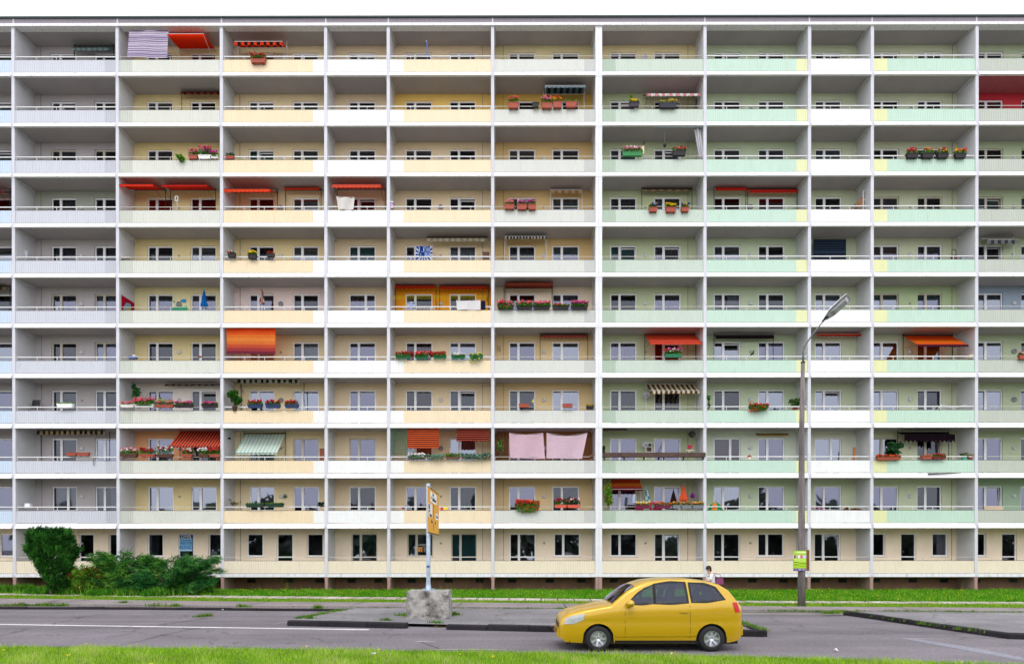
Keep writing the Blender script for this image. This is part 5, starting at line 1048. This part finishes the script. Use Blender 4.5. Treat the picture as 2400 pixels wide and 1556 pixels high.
text('Nord', .15, ds, bk, (.148, -.2, SZ0+H_*.27), RS); text('Ost', .15, ds, bk, (.148, .62, SZ0+H_*.27), RS)
for z0, z1 in ((.34, .68), (.08, .24)):
    b = MB(); b.box(.143, .146, .16, .22, SZ0+H_*z0, SZ0+H_*z1-.08); b.prism([(.08, SZ0+H_*z1-.09), (.30, SZ0+H_*z1-.09), (.19, SZ0+H_*z1)], 'x', .143, .146); b.build('arrow', [bk], ds)
b = MB(); b.box(.06, .11, -.05, .05, 2.0, 2.06); b.box(.06, .11, -.05, .05, 3.0, 3.06); b.build('bracket', [galv], ds)
b = MB(); b.box(-.045, .045, -.07, -.064, .74, .80); b.build('sticker', [bl_], ds)
# ---------------------------------------------------------------- street lamp
lx, ly = atZ(1878.5, 1423.5)
sl = thing('street_lamp', (lx, ly, 0), 'tall weathered concrete street lamp with curved steel arm', 'street lamp')
pole_m = mat('weathered concrete pole', (.20, .175, .17), rough=.95, var=.45, scale=2.5, stain=.6, stain_col=(.06, .05, .05), streak=(3, 3, .35), fine=.25, bump=.5)
HT = 9.75
b = MB(); b.tube([(0, 0, -.2), (0, 0, 2.2), (0, 0, 4.5), (.0, 0, 7), (.05, 0, HT)], [.152, .135, .118, .10, .072], n=14); b.build('pole', [pole_m], sl, True)
b = MB(); b.lathe([(.08, HT-.05), (.085, HT), (.045, HT+.02)], (.05, 0, 0), n=12); b.build('collar', [black_m], sl)
arm = [(.05, 0, HT-.1), (.06, 0, HT+.40), (.09, -.03, HT+.58), (.16, -.08, HT+.72), (.34, -.22, HT+1.04), (.66, -.50, HT+1.50)]
b = MB(); b.tube(arm, [.04, .036, .034, .032, .03, .028], n=8); b.build('arm', [mat('grey lamp arm', (.16, .16, .17), rough=.5, metal=.3, spec=.5)], sl, True)
hd = bpy.data.objects.new('lamp_head', None)
hb = MB(); Lh = 1.05
prof = [(0, .09), (.10, .13), (.30, .21), (.75, .23), (1.0, .21), (Lh, .17)]
ring = []
for (t_, hw) in prof:
    zt_ = .10 if t_ > .2 else .06
    ring.append([(t_, -hw, 0), (t_, -hw*.8, zt_*.75), (t_, 0, zt_), (t_, hw*.8, zt_*.75), (t_, hw, 0)])
i0 = len(hb.v)
for r_ in ring: hb.v += r_
for k in range(len(ring)-1):
    for j in range(4): hb.f.append((i0+k*5+j, i0+k*5+j+1, i0+(k+1)*5+j+1, i0+(k+1)*5+j)); hb.m.append(0)
hb.poly(ring[-1]); hb.poly(ring[0][::-1])
lens = MB(); lens.poly([(p_, s_*h_*.86, -.012) for s_ in (-1,) for p_, h_ in prof[1:]] + [(p_, h_*.86, -.012) for p_, h_ in prof[:0:-1]])
lens.prism([(.28, -.012), (.98, -.012), (.88, -.09), (.38, -.09)], 'y', -.11, .11, 0)
endp, prevp = Vector(arm[-1]), Vector(arm[-2]); d = (endp-prevp).normalized()
d = Vector((.62, -.45, .62)).normalized()
zv = -Vector((.42, -.80, -.45)); zv = (zv-zv.dot(d)*d).normalized(); yv = zv.cross(d).normalized()
Mh = Matrix(((d.x, yv.x, zv.x, endp.x), (d.y, yv.y, zv.y, endp.y), (d.z, yv.z, zv.z, endp.z), (0, 0, 0, 1)))
ho = hb.build('lamp_head', [mat('white lamp housing', (.8, .81, .82), rough=.4)], sl); ho.matrix_local = Mh
lo_ = lens.build('lens', [mat('frosted lamp lens', (.36, .37, .38), rough=.3, var=.25, scale=6, spec=.6)], ho)
b = MB(); b.tube([(-.12, 0, 0), (.14, 0, .02)], [.035, .055], n=8); b.build('neck', [black_m], ho)
# event poster on the lamp pole and brown board behind it
R90 = (math.pi/2, 0, 0)
yp = ly-.17; x0, z1 = atY(1858.5, 1290, yp); x1, z0 = atY(1889.5, 1337.5, yp); W, H = x1-x0, z1-z0
ep = thing('event_poster', (x0, yp, z0), 'lime green event poster with purple foot tied to the lamp post', 'poster')
gr, lg_, pu = pmat('#a0c82c'), pmat('#cce86c'), pmat('#44207c')
b = MB(); b.box(0, W, -.008, 0, H*.13, H); b.build('board', [gr], ep)
b = MB(); b.box(0, W, -.008, 0, 0, H*.129); b.build('purple_foot', [pu], ep)
b = MB(); cols_ = [pmat('#e0c8c0'), pmat('#302830'), pmat('#e8e0dc'), pmat('#d85850'), pmat('#b8c8e4')]
for i, (a, e, c_) in enumerate(((0, .08, 0), (.08, .2, 1), (.2, .28, 0), (.28, .33, 1), (.33, .55, 2), (.55, .72, 3), (.72, 1, 4))): b.box(W*a, W*e, -.010, -.0081, H*.63, H*.78, c_)
b.build('photo_strip', cols_, ep)
b = MB(); b.box(W*.04, W*.96, -.0095, -.0081, H*.47, H*.60, 0); b.box(W*.28, W*.95, -.0095, -.0081, H*.87, H*.96, 0)
for k, (a, e, z_) in enumerate(((.05, .42, .41), (.46, .96, .35), (.05, .42, .29), (.46, .96, .23))): b.box(W*a, W*e, -.0095, -.0081, H*z_, H*(z_+.035), 1 if k < 3 else 2)
b.build('text_block', [lg_, pmat('#4c7818'), pmat('#80a820')], ep)
text('9.-11. SEP 2011', .088, ep, wh, (W/2, -.012, H*.062), R90, ext=.001); text('STADTFEST', .085, ep, pmat('#f4fbe0'), (W*.6, -.012, H*.91), R90, ext=.001)
text('KARUSSELL', .10, ep, pmat('#88b830'), (W*.5, -.012, H*.53), R90, ext=.001)
x0b, z1b = atY(1886, 1288, ly+.2); x1b, z0b = atY(1896.5, 1337, ly+.2)
b = MB(); b.box(0, x1b-x0b, -.02, .0, 0, z1b-z0b); bb = b.build('board', [mat('brown hardboard', (.22, .085, .03), var=.15)])
eb = thing('back_board', (x0b, ly+.2, z0b), 'brown hardboard tied behind the green poster on the lamp post', 'board'); bb.parent = eb
b = MB(); b.box(-.05, 0.01, -.25, -.18, .3, .32); b.box(-.05, .01, -.25, -.18, .9, .92); b.build('strap', [black_m], eb)
# ---------------------------------------------------------------- shrubs
def needle_sprays(n, pos, dirs, L_, seed, nm, k=7, wd_=.03, jit=.22):
    g = np.random.default_rng(seed); idx = g.integers(0, len(pos), n); p = pos[idx]+g.normal(size=(n, 3))*.05; d = dirs[idx]+g.normal(size=(n, 3))*jit
    d /= np.linalg.norm(d, axis=1)[:, None]; V = []; 
    for j in range(k):
        t = g.random((n, 1))*L_; base = p+d*t; dd = d+g.normal(size=(n, 3))*.5; dd /= np.linalg.norm(dd, axis=1)[:, None]
        s = np.cross(dd, g.normal(size=(n, 3))); s /= np.linalg.norm(s, axis=1)[:, None]; l_ = L_*(.35+.4*g.random((n, 1)))
        V.append(np.stack([base-s*wd_/2, base+s*wd_/2, base+dd*l_], 1))
    V = np.stack(V, 1).reshape(-1, 3); return V, np.repeat(nm[idx], k)
def shrub(name, label, cat, loc, shape, n, L_, cols, seed, trunk, wd_=.03, k=7):
    t = thing(name, loc, label, cat); g = np.random.default_rng(seed); pos, dirs, cm_ = shape(g)
    V, M = needle_sprays(n, pos, dirs, L_, seed+1, cm_, k, wd_)
    link('foliage', tris_mesh('foliage', V, M, [leaf(c) for c in cols], 3), t)
    b = MB(); trunk(b); b.build('trunk', [mat('shrub bark', (.07, .05, .035), var=.3)], t); return t
xs_, ys_ = atZ(121, 1393.5)
def fan(g):
    N = 900; t = g.random(N)**.7; z = .15+3.15*t; r = np.interp(z, [0, .5, 1.3, 2.2, 2.9, 3.3, 3.6], [.14, .36, .80, 1.06, 1.02, .74, .25])
    a = g.random(N)*2*np.pi; q = .6+.4*g.random(N)**.5; lob = 1+.16*np.sin(a*4+z*2.2)+.1*np.sin(z*6+a*2)
    x = .84*r*q*lob*np.cos(a)-.14*z+.38; y = r*q*lob*np.sin(a)*.85; pos = np.stack([x, y, z], 1)
    d = np.stack([np.cos(a)*.55, np.sin(a)*.5, np.full(N, .95)], 1); c = np.where(g.random(N)+.25*np.sin(x*6+z*5) < .5, 0, np.where(g.random(N) < .6, 1, 2)); return pos, d, c
shrub('upright_conifer', 'tall dark green upright conifer, narrow at the foot', 'shrub', (xs_, ys_, 0), fan, 6500, .24, ['#22541c', '#347024', '#4c9034'], 21, lambda b: [b.tube([(0, 0, 0), (.2*math.cos(a), .2*math.sin(a), 1.3), (.5*math.cos(a), .5*math.sin(a), 2.6)], [.07, .04, .015], n=6) for a in np.arange(0, 6, 1)], wd_=.035)
def spread(w_, h_, arms, flat=.35, colw=(.4, .35, .25)):
    def f(g):
        P_, D_, C_ = [], [], []
        for k in range(arms):
            a = g.uniform(0, 2*np.pi); el = g.uniform(.12, .75); ln = w_*g.uniform(.55, 1.05)
            for s in np.linspace(.15, 1, 22):
                x = np.cos(a)*ln*s; y = np.sin(a)*ln*s*.42; z = h_*(np.sin(s*1.5)*el*1.25)+.1
                for q in range(3):
                    P_.append((x+g.normal()*.14, y+g.normal()*.14, max(.05, z+g.normal()*.05))); D_.append((np.cos(a)*1.5, np.sin(a)*.5, .24-.12*s)); C_.append(g.choice(3, p=colw))
        return np.array(P_), np.array(D_), np.array(C_)
    return f
def stems(w_, h_): return lambda b: [b.tube([(0, 0, .0), (w_*.35*math.cos(a), .3*math.sin(a), h_*.4), (w_*.8*math.cos(a), .5*math.sin(a), h_*.6)], [.06, .04, .012], n=6) for a in np.arange(0, 6, .9)]
x1_, y1_ = atZ(395, 1394)
shrub('spreading_juniper', 'wide dark blue green juniper with layered branches, right of the group', 'shrub', (x1_, y1_, 0), spread(2.3, 1.9, 34), 7800, .36, ['#1c5424', '#307434', '#609c48'], 31, stems(2.3, 2.), wd_=.028)
x2_, y2_ = atZ(292, 1394)
shrub('spreading_juniper', 'bright green juniper with a spiky raised tip, middle of the group', 'shrub', (x2_, y2_+.3, 0), spread(1.7, 2.4, 26), 5200, .34, ['#245820', '#3c7c2c', '#78ac44'], 41, stems(1.4, 2.3), wd_=.028)
x3_, y3_ = atZ(206, 1392)
shrub('low_bush', 'low yellow green bush with brown patches, between conifer and junipers', 'bush', (x3_, y3_, 0), spread(1.25, 1.6, 42, colw=(.45, .35, .2)), 5200, .16, ['#5c942c', '#94c040', '#8a5230'], 51, stems(1.2, 1.6), wd_=.05)
wp = [(x, y+.1, .3, .2) for x, y in [atZ(u, v) for u, v in ((80, 1391), (20, 1389), (110, 1392), (160, 1393), (230, 1396), (300, 1396), (360, 1397), (420, 1395), (470, 1392), (60, 1388))]]
blades('shrub_undergrowth', 6500, None, None, None, .34, .06, ['#3a7a18', '#5a9c28', '#2c6418', '#7aa838'], [.3, .3, .2, .2], 9, pts=wp)
# ---------------------------------------------------------------- yellow hatchback
CX0, CY = atY(1313, 1500, -21.25)[0], -20.45
car = thing('yellow_hatchback', (CX0, CY, 0.004), 'small yellow hatchback car driving left along the road', 'car')
HW = .80; WX = (.84, 3.33); WR = .285
paint = bpy.data.materials.new('golden yellow car paint'); paint.use_nodes = True; pb_ = paint.node_tree.nodes['Principled BSDF']
pb_.inputs['Base Color'].default_value = (.56, .33, .006, 1); pb_.inputs['Metallic'].default_value = .25; pb_.inputs['Roughness'].default_value = .32; pb_.inputs['Coat Weight'].default_value = .7; pb_.inputs['Coat Roughness'].default_value = .05
carglass = glass_m.copy(); carglass.name = 'car glass'
for nn in carglass.node_tree.nodes:
    if nn.type == 'BSDF_TRANSPARENT': nn.inputs[0].default_value = (.42, .60, .56, 1)
    if nn.type == 'FRESNEL': nn.inputs[0].default_value = 1.7
trimb = mat('black car trim', (.015, .015, .017), rough=.4, var=.1)
XS = np.linspace(0, 4.04, 102)
belt = lambda x: np.interp(x, [0, .06, .2, .5, 1.0, 1.25, 1.45, 2.6, 3.6, 3.92, 4.04], [.62, .70, .79, .88, .975, 1.0, 1.02, 1.06, 1.10, 1.08, .95])
roof = lambda x: np.interp(x, [0, 1.02, 1.12, 1.30, 1.50, 1.72, 1.95, 2.4, 2.9, 3.3, 3.55, 3.75, 3.92, 4.04], [0, 0, 1.02, 1.17, 1.33, 1.455, 1.535, 1.585, 1.58, 1.53, 1.47, 1.35, 1.12, .95])
hwf = lambda x: HW*np.interp(x, [0, .08, .25, .6, 1.2, 2.5, 3.4, 3.85, 4.0, 4.04], [.72, .84, .93, .98, 1.0, 1.0, .985, .93, .86, .80])
def zlow(x):
    z = np.interp(x, [0, .12, .5, 3.7, 3.95, 4.04], [.30, .20, .19, .19, .24, .36])
    for wx in WX:
        R = .345; d = abs(x-wx)
        if d < R: z = max(z, WR+math.sqrt(R*R-d*d)-.01)
    return z
def ysurf(x, z):
    b0, bz = hwf(x), belt(x)
    if z <= bz:
        t = (z-.19)/(bz-.19); y = b0*(1-.05*(1-min(1, t*2.4))**2-.045*max(0, (t-.72)/.28)**2)
        if .60 < z < .72: y -= .006*math.sin((z-.60)/.12*math.pi)
        return y
    return b0*.955-(z-bz)*.33
WINS = [([(1.47, 1.055), (1.8, 1.062), (2.06, 1.068)], [(1.50, 1.075), (1.86, 1.36), (2.06, 1.455)]),
        ([(2.11, 1.068), (2.45, 1.075), (2.80, 1.085)], [(2.11, 1.470), (2.45, 1.505), (2.76, 1.505)]),
        ([(2.92, 1.095), (3.25, 1.115), (3.62, 1.15)], [(2.88, 1.50), (3.20, 1.47), (3.42, 1.40)])]
def in_win(w_, x, z):
    pts = list(w_[0])+list(w_[1][::-1]); c = False
    for k in range(len(pts)):
        (xa, za), (xb, zb) = pts[k], pts[k-1]
        if (za > z) != (zb > z) and x < (xb-xa)*(z-za)/(zb-za)+xa: c = not c
    return c
xs2 = sorted(set(list(XS)+[w+s*.345 for w in WX for s in (-1, 1)]+[w+s*.25 for w in WX for s in (-1, 1)])); NZ = 14
b = MB(); rows_ = []
for x in xs2:
    zl, bz, rz = zlow(x), belt(x), max(roof(x), 0); ring = []
    for k in range(NZ+1): z = zl+(bz-zl)*k/NZ; ring.append((x, -ysurf(x, z), z))
    y_b = ysurf(x, bz)
    if rz > bz+.004:
        for k in range(1, 13): z = bz+(rz-.05-bz)*k/12 if rz-.05 > bz else bz+.0008*k; ring.append((x, -ysurf(x, z), z))
        y_r = ysurf(x, max(bz, rz-.05))
        ring += [(x, -y_r*.955, rz-.022), (x, -y_r*.82, rz), (x, -y_r*.4, rz+.012), (x, 0, rz+.016)]
    else:
        for k in range(1, 13): ring.append((x, -y_b*(1-.005*k), bz+.0016*k))
        ring += [(x, -y_b*.86, bz+.032), (x, -y_b*.7, bz+.045), (x, -y_b*.4, bz+.06), (x, 0, bz+.065)]
    rows_.append(ring+[(p[0], -p[1], p[2]) for p in ring[-2::-1]])
n_ = len(rows_[0])
for r_ in rows_: b.v += r_
for i in range(len(rows_)-1):
    for j in range(n_-1):
        q4 = [rows_[i][j], rows_[i+1][j], rows_[i+1][j+1], rows_[i][j+1]]; cx_, cy_, cz_ = (sum(p[k] for p in q4)/4 for k in range(3))
        if any(in_win(w_, cx_, cz_) for w_ in WINS) and cz_ > 1.03 and abs(cy_) > .45: continue
        if (1.15 < cx_ < 1.68 or 3.60 < cx_ < 3.86) and cz_ > belt(cx_)+.06 and abs(cy_) < ysurf(cx_, max(belt(cx_), roof(cx_)-.05))*.80: continue
        b.f.append((i*n_+j, (i+1)*n_+j, (i+1)*n_+j+1, i*n_+j+1)); b.m.append(0)
b.f.append(tuple(range(n_))); b.m.append(0); b.f.append(tuple(range((len(rows_)-1)*n_, len(rows_)*n_))[::-1]); b.m.append(0)
body = b.build('body', [paint], car, True)
b = MB(); b.box(.15, 3.95, -HW*.80, HW*.80, .16, .5); 
for wx in WX: pass
b.build('underbody', [trimb], car)
def surf_poly(name, pts, m_, off, parent=car, side=-1, top=False):
    """panel following the side surface, fan of small quads between lower and upper outline"""
    b = MB(); lo_, up_ = pts; n1 = 14; base = 0
    for i in range(n1+1):
        t = i/n1
        def at(L__): 
            xs__ = np.linspace(0, 1, len(L__)); return np.interp(t, xs__, [p[0] for p in L__]), np.interp(t, xs__, [p[1] for p in L__])
        (xa, za), (xb, zb) = at(lo_), at(up_)
        for k in range(5):
            s = k/4; x, z = xa+(xb-xa)*s, za+(zb-za)*s; b.v.append((x, side*(ysurf(x, z)+off), z))
    for i in range(n1):
        for k in range(4): a = i*5+k; b.f.append((a, a+5, a+6, a+1)); b.m.append(0)
    return b.build(name, [m_], parent, True)
def grow(L__, dx, dz): return L__
for side in (-1, 1):
    for k, q in enumerate(WINS):
        lo1, up1 = q; bo = ([(x+(-.03 if i == 0 else (.03 if i == 2 else 0)), z-.025) for i, (x, z) in enumerate(lo1)], [(x+(-.03 if i == 0 else (.03 if i == 2 else 0)), z+.022) for i, (x, z) in enumerate(up1)])
        outl = list(lo1)+list(up1[::-1]); mx_ = sum(p[0] for p in outl)/6; mz_ = sum(p[1] for p in outl)/6; rb = MB()
        def off_(p, o): 
            dx, dz = p[0]-mx_, p[1]-mz_; k_ = 1+o/max(.05, math.hypot(dx, dz)); return mx_+dx*k_, mz_+dz*k_
        for a_ in range(6):
            pa, pb2 = outl[a_], outl[(a_+1) % 6]
            for s_ in range(6):
                qa = (pa[0]+(pb2[0]-pa[0])*s_/6, pa[1]+(pb2[1]-pa[1])*s_/6); qb = (pa[0]+(pb2[0]-pa[0])*(s_+1)/6, pa[1]+(pb2[1]-pa[1])*(s_+1)/6)
                rb.quad(*[(x_, side*(ysurf(x_, z_)+.006), z_) for x_, z_ in (off_(qa, -.012), off_(qb, -.012), off_(qb, .042), off_(qa, .042))])
        f_ = rb.build('side_window', [trimb], car, True); surf_poly('pane', q, carglass, .002, parent=f_, side=side)
    for xx in (1.42, 2.85):
        surf_poly('door_seam', ([(xx, .30), (xx+.004, .30), (xx+.008, .30)], [(xx, 1.02), (xx+.004, 1.02), (xx+.008, 1.02)]), trimb, .003, side=side)
    surf_poly('side_moulding', ([(1.2, .34), (2.2, .345), (2.98, .35)], [(1.2, .385), (2.2, .39), (2.98, .395)]), paint, .018, side=side)
    surf_poly('sill', ([(1.2, .195), (2.2, .195), (2.98, .195)], [(1.2, .25), (2.2, .25), (2.98, .25)]), trimb, .006, side=side)
    surf_poly('headlight', ([(.10, .60), (.3, .61), (.52, .70)], [(.12, .72), (.3, .80), (.54, .83)]), mat('headlight glass', (.42, .43, .45), rough=.12, var=.15, scale=12, spec=.9), .008, side=side)
    surf_poly('tail_light', ([(3.86, .86), (3.93, .86), (3.99, .86)], [(3.80, 1.08), (3.86, 1.08), (3.91, 1.08)]), mat('tail light red', (.5, .02, .02), rough=.2), .008, side=side)
    b = MB(); b.lathe([(.001, -.11), (.07, -.09), (.085, 0), (.07, .08), (.001, .1)], (1.52, side*(HW+.10), 1.07), 'y', 12); b.box(1.50, 1.56, min(side*(HW-.07), side*(HW+.05)), max(side*(HW-.07), side*(HW+.05)), 1.03, 1.07); b.build('wing_mirror', [paint], car, True)
    b = MB(); b.box(2.62, 2.80, min(side*(HW-.01), side*(HW+.018)), max(side*(HW-.01), side*(HW+.018)), .86, .89); b.build('door_handle', [paint], car)
    for wx in WX:
        yw = side*(HW-.10)
        e = MB(); e.lathe([(.16, -.085), (.20, -.095), (.262, -.09), (WR-.006, -.06), (WR, 0), (WR-.006, .06), (.262, .09), (.16, .085)], (0, 0, 0), 'y', 32)
        w_o = e.build('wheel', [mat('tyre rubber', (.02, .02, .022), rough=.8)], car, True, (wx, yw, WR))
        r_ = MB(); o_ = side*.062; r_.lathe([(.001, o_*.6), (.05, o_), (.065, o_*.9), (.07, o_*.55), (.165, o_*.3)], (0, 0, 0), 'y', 24)
        r_.lathe([(.165, o_*.3), (.165, side*.088), (.19, side*.09), (.198, side*.085)], (0, 0, 0), 'y', 32)
        for k in range(7):
            a = k*2*math.pi/7; c_, s_ = math.cos(a), math.sin(a); px2, pz2 = -s_*.022, c_*.022
            A4 = [(c_*.05-px2, o_*.95, s_*.05-pz2), (c_*.05+px2, o_*.95, s_*.05+pz2), (c_*.175+px2, side*.085, s_*.175+pz2), (c_*.175-px2, side*.085, s_*.175-pz2)]; r_.quad(*A4); r_.quad(*[(q[0], q[1]-side*.03, q[2]) for q in A4])
        r_.build('rim', [mat('silver wheel rim', (.5, .51, .56), rough=.3, metal=.6, spec=.6)], w_o, False)
# windscreen, rear window, bumper, grille, plate
def cross_glass(name, x0, x1, n=8, wfrac=.86, off=.012):
    b = MB()
    for i in range(n+1):
        x = x0+(x1-x0)*i/n; rz = roof(x); y = ysurf(x, max(belt(x), rz-.05))*wfrac
        for k in range(7): q = -1+2*k/6; b.v.append((x, q*y, rz+off+.014*(1-q*q)))
    for i in range(n):
        for k in range(6): a = i*7+k; b.f.append((a, a+7, a+8, a+1)); b.m.append(0)
    return b.build(name, [carglass], car, True)
cross_glass('windscreen', 1.15, 1.66); cross_glass('rear_window', 3.60, 3.88, wfrac=.8)
b = MB(); b.box(-.012, .05, -.42, .42, .50, .60); b.build('grille', [trimb], car)
b = MB(); b.box(-.03, .0, -.26, .26, .36, .47); b.build('number_plate', [pmat('#e8e8e8')], car)
b = MB(); b.box(-.05, .16, -HW*.72, HW*.72, .30, .48); b.box(3.92, 4.08, -HW*.75, HW*.75, .34, .56); b.build('bumper', [paint], car)
# ---------------------------------------------------------------- person walking behind the car
skin = mat('light skin', (.50, .30, .21), rough=.6, var=.04); hairm = mat('black brown hair', (.022, .014, .012), rough=.6, var=.3, scale=30)
shirtm = mat('white blouse', (.75, .74, .74), rough=.9, var=.05); trm = mat('dark trousers', (.04, .04, .05), rough=.9); bagm = mat('purple bag', (.22, .05, .13), rough=.6)
pxx, pyy = atZ(1668, 1422.5, .10)
person = thing('person', (pxx, pyy, .10), 'person in white blouse with short dark hair and purple bag, head bent', 'person')
def skinned(name, V, E_, R, m_, parent=person, lvl=2):
    me = bpy.data.meshes.new(name); me.from_pydata(V, E_, []); o = bpy.data.objects.new(name, me); COLL.objects.link(o); o.parent = parent
    md = o.modifiers.new('skin', 'SKIN'); md.use_smooth_shade = True
    for i, r_ in enumerate(R): me.skin_vertices[0].data[i].radius = (r_, r_) if not isinstance(r_, tuple) else r_
    me.skin_vertices[0].data[0].use_root = True
    sb_ = o.modifiers.new('sub', 'SUBSURF'); sb_.levels = lvl; sb_.render_levels = lvl; me.materials.append(m_); return o
# facing -x, 1.56 m tall, leaning slightly forward
V = [(0, 0, .84), (-.01, 0, 1.02), (-.04, 0, 1.2), (-.07, 0, 1.29), (-.10, 0, 1.35), (-.13, 0, 1.42), (-.145, 0, 1.50),
     (-.06, .17, 1.26), (-.12, .20, 1.02), (-.28, .15, .98), (-.06, -.17, 1.26), (-.12, -.20, 1.02), (-.30, -.14, 1.00),
     (0, .09, .80), (-.12, .09, .45), (-.17, .09, .07), (-.29, .09, .03), (0, -.09, .80), (.10, -.09, .44), (.30, -.09, .12), (.20, -.09, .03)]
E_ = [(0, 1), (1, 2), (2, 3), (3, 4), (4, 5), (5, 6), (3, 7), (7, 8), (8, 9), (3, 10), (10, 11), (11, 12), (0, 13), (13, 14), (14, 15), (15, 16), (0, 17), (17, 18), (18, 19), (19, 20)]
R = [.13, .12, .125, .09, .05, .075, .085, .055, .042, .026, .055, .042, .026, .085, .055, .038, .034, .085, .055, .038, .034]
bd = skinned('body', V, E_, R, skin)
skinned('blouse', [(0, 0, .80), (-.01, 0, 1.0), (-.04, 0, 1.2), (-.065, 0, 1.29), (-.055, .17, 1.27), (-.115, .20, 1.03), (-.055, -.17, 1.27), (-.115, -.20, 1.03)], [(0, 1), (1, 2), (2, 3), (3, 4), (4, 5), (3, 6), (6, 7)], [.165, .15, .155, .105, .075, .06, .075, .06], shirtm)
skinned('trousers', [(0, 0, .86), (0, .09, .79), (-.12, .09, .45), (-.165, .09, .12), (0, -.09, .79), (.10, -.09, .44), (.28, -.09, .15)], [(0, 1), (1, 2), (2, 3), (0, 4), (4, 5), (5, 6)], [.15, .10, .07, .055, .10, .07, .055], trm)
b = MB(); b.lathe([(.001, -.05), (.082, -.02), (.104, .05), (.09, .11), (.05, .14), (.001, .15)], (-.115, 0, 1.45), n=14); b.lathe([(.04, -.1), (.075, -.03), (.07, .05)], (-.075, 0, 1.45), n=10); b.build('hair', [hairm], person, True)
b = MB(); b.tube([(-.232, 0, 1.475), (-.26, 0, 1.445), (-.225, 0, 1.44)], [.008, .014, .01], n=6); b.build('nose', [skin], person)
for s_ in (-1, 1):
    b = MB(); b.lathe([(.001, -.009), (.011, 0), (.001, .009)], (-.222, s_*.03, 1.478), n=8); b.build('eye', [black_m], person)
    b = MB(); b.lathe([(.001, -.012), (.026, 0), (.001, .012)], (-.12, s_*.085, 1.46), 'y', 8); b.build('ear', [skin], person)
b = MB(); b.box(-.235, -.215, -.025, .025, 1.405, 1.413); b.build('mouth', [pmat('#a04848')], person)
for s_, base in ((1, (-.28, .15, .98)), (-1, (-.30, -.14, 1.00))):
    hb_ = MB(); bx, by, bz = base
    hb_.tube([(bx, by, bz), (bx-.04, by, bz-.005), (bx-.085, by, bz-.01)], [.024, .036, .034], n=8)
    for k, (dy, ln) in enumerate(((-.03, .060), (-.01, .072), (.01, .068), (.028, .052))):
        hb_.tube([(bx-.08, by+dy, bz-.01), (bx-.08-ln*.55, by+dy, bz-.018), (bx-.08-ln*.9, by+dy, bz-.045)], [.0095, .009, .007], n=6)
    hb_.tube([(bx-.03, by-s_*.025, bz), (bx-.06, by-s_*.05, bz-.005), (bx-.085, by-s_*.055, bz-.02)], [.012, .010, .008], n=6)
    hb_.build('hand', [skin], person, True)
bag = thing('shoulder_bag', (pxx+.22, pyy-.22, 1.12), 'purple shoulder bag on the hip of the person in white', 'bag')
b = MB(); b.prism([(-.13, -.14), (.15, -.12), (.12, .10), (-.10, .12)], 'y', -.06, .06); b.build('pouch', [bagm], bag)
b = MB(); b.tube([(-.1, 0, .12), (-.22, .05, .28), (.05, .1, .24), (.1, 0, .10)], .012, n=6); b.build('strap', [bagm], bag)

# ---------------------------------------------------------------- unseen trees added behind the camera to darken reflections in the lower windows
parts = []
for k in range(46):
    xx = -92+k*4.1; hh = 9+4.5*random.random()
    parts.append(clumps(150, (xx, -74+random.uniform(-3, 3), hh*.5), (3.4, 3, hh*.52), 2.4, [0, 1], [.6, .4], seed=900+k))
V, M = join(parts); tag(link('reflection_treeline', tris_mesh('reflection_treeline', V, M, [leaf('#56664c'), leaf('#6c7468')], 4)), kind='stuff')

seatm = mat('grey seat fabric', (.06, .06, .065), rough=.9)
for sx, sy in ((2.15, -.36), (2.15, .36), (3.0, -.36), (3.0, .36)):
    b = MB(); b.box(sx-.25, sx+.22, sy-.23, sy+.23, .45, .62); b.prism([(sx+.10, .60), (sx+.24, .60), (sx+.36, 1.14), (sx+.26, 1.14)], 'y', sy-.22, sy+.22); b.prism([(sx+.27, 1.16), (sx+.36, 1.16), (sx+.39, 1.33), (sx+.31, 1.33)], 'y', sy-.13, sy+.13)
    b.build('car_seat', [seatm], car)
b = MB(); b.prism([(1.0, .8), (1.5, .8), (1.45, 1.02), (1.05, .99)], 'y', -.68, .68); b.build('dashboard', [trimb], car)
b = MB(); b.tube([(1.62+.05*math.sin(a), -.36+.17*math.cos(a), 1.0+.17*math.sin(a)) for a in np.linspace(0, 2*math.pi, 17)], .014, n=6, cap=False); b.build('steering_wheel', [trimb], car)
b = MB(); b.box(.2, 3.85, -.70, .70, .16, .44); b.build('floor_pan', [trimb], car)
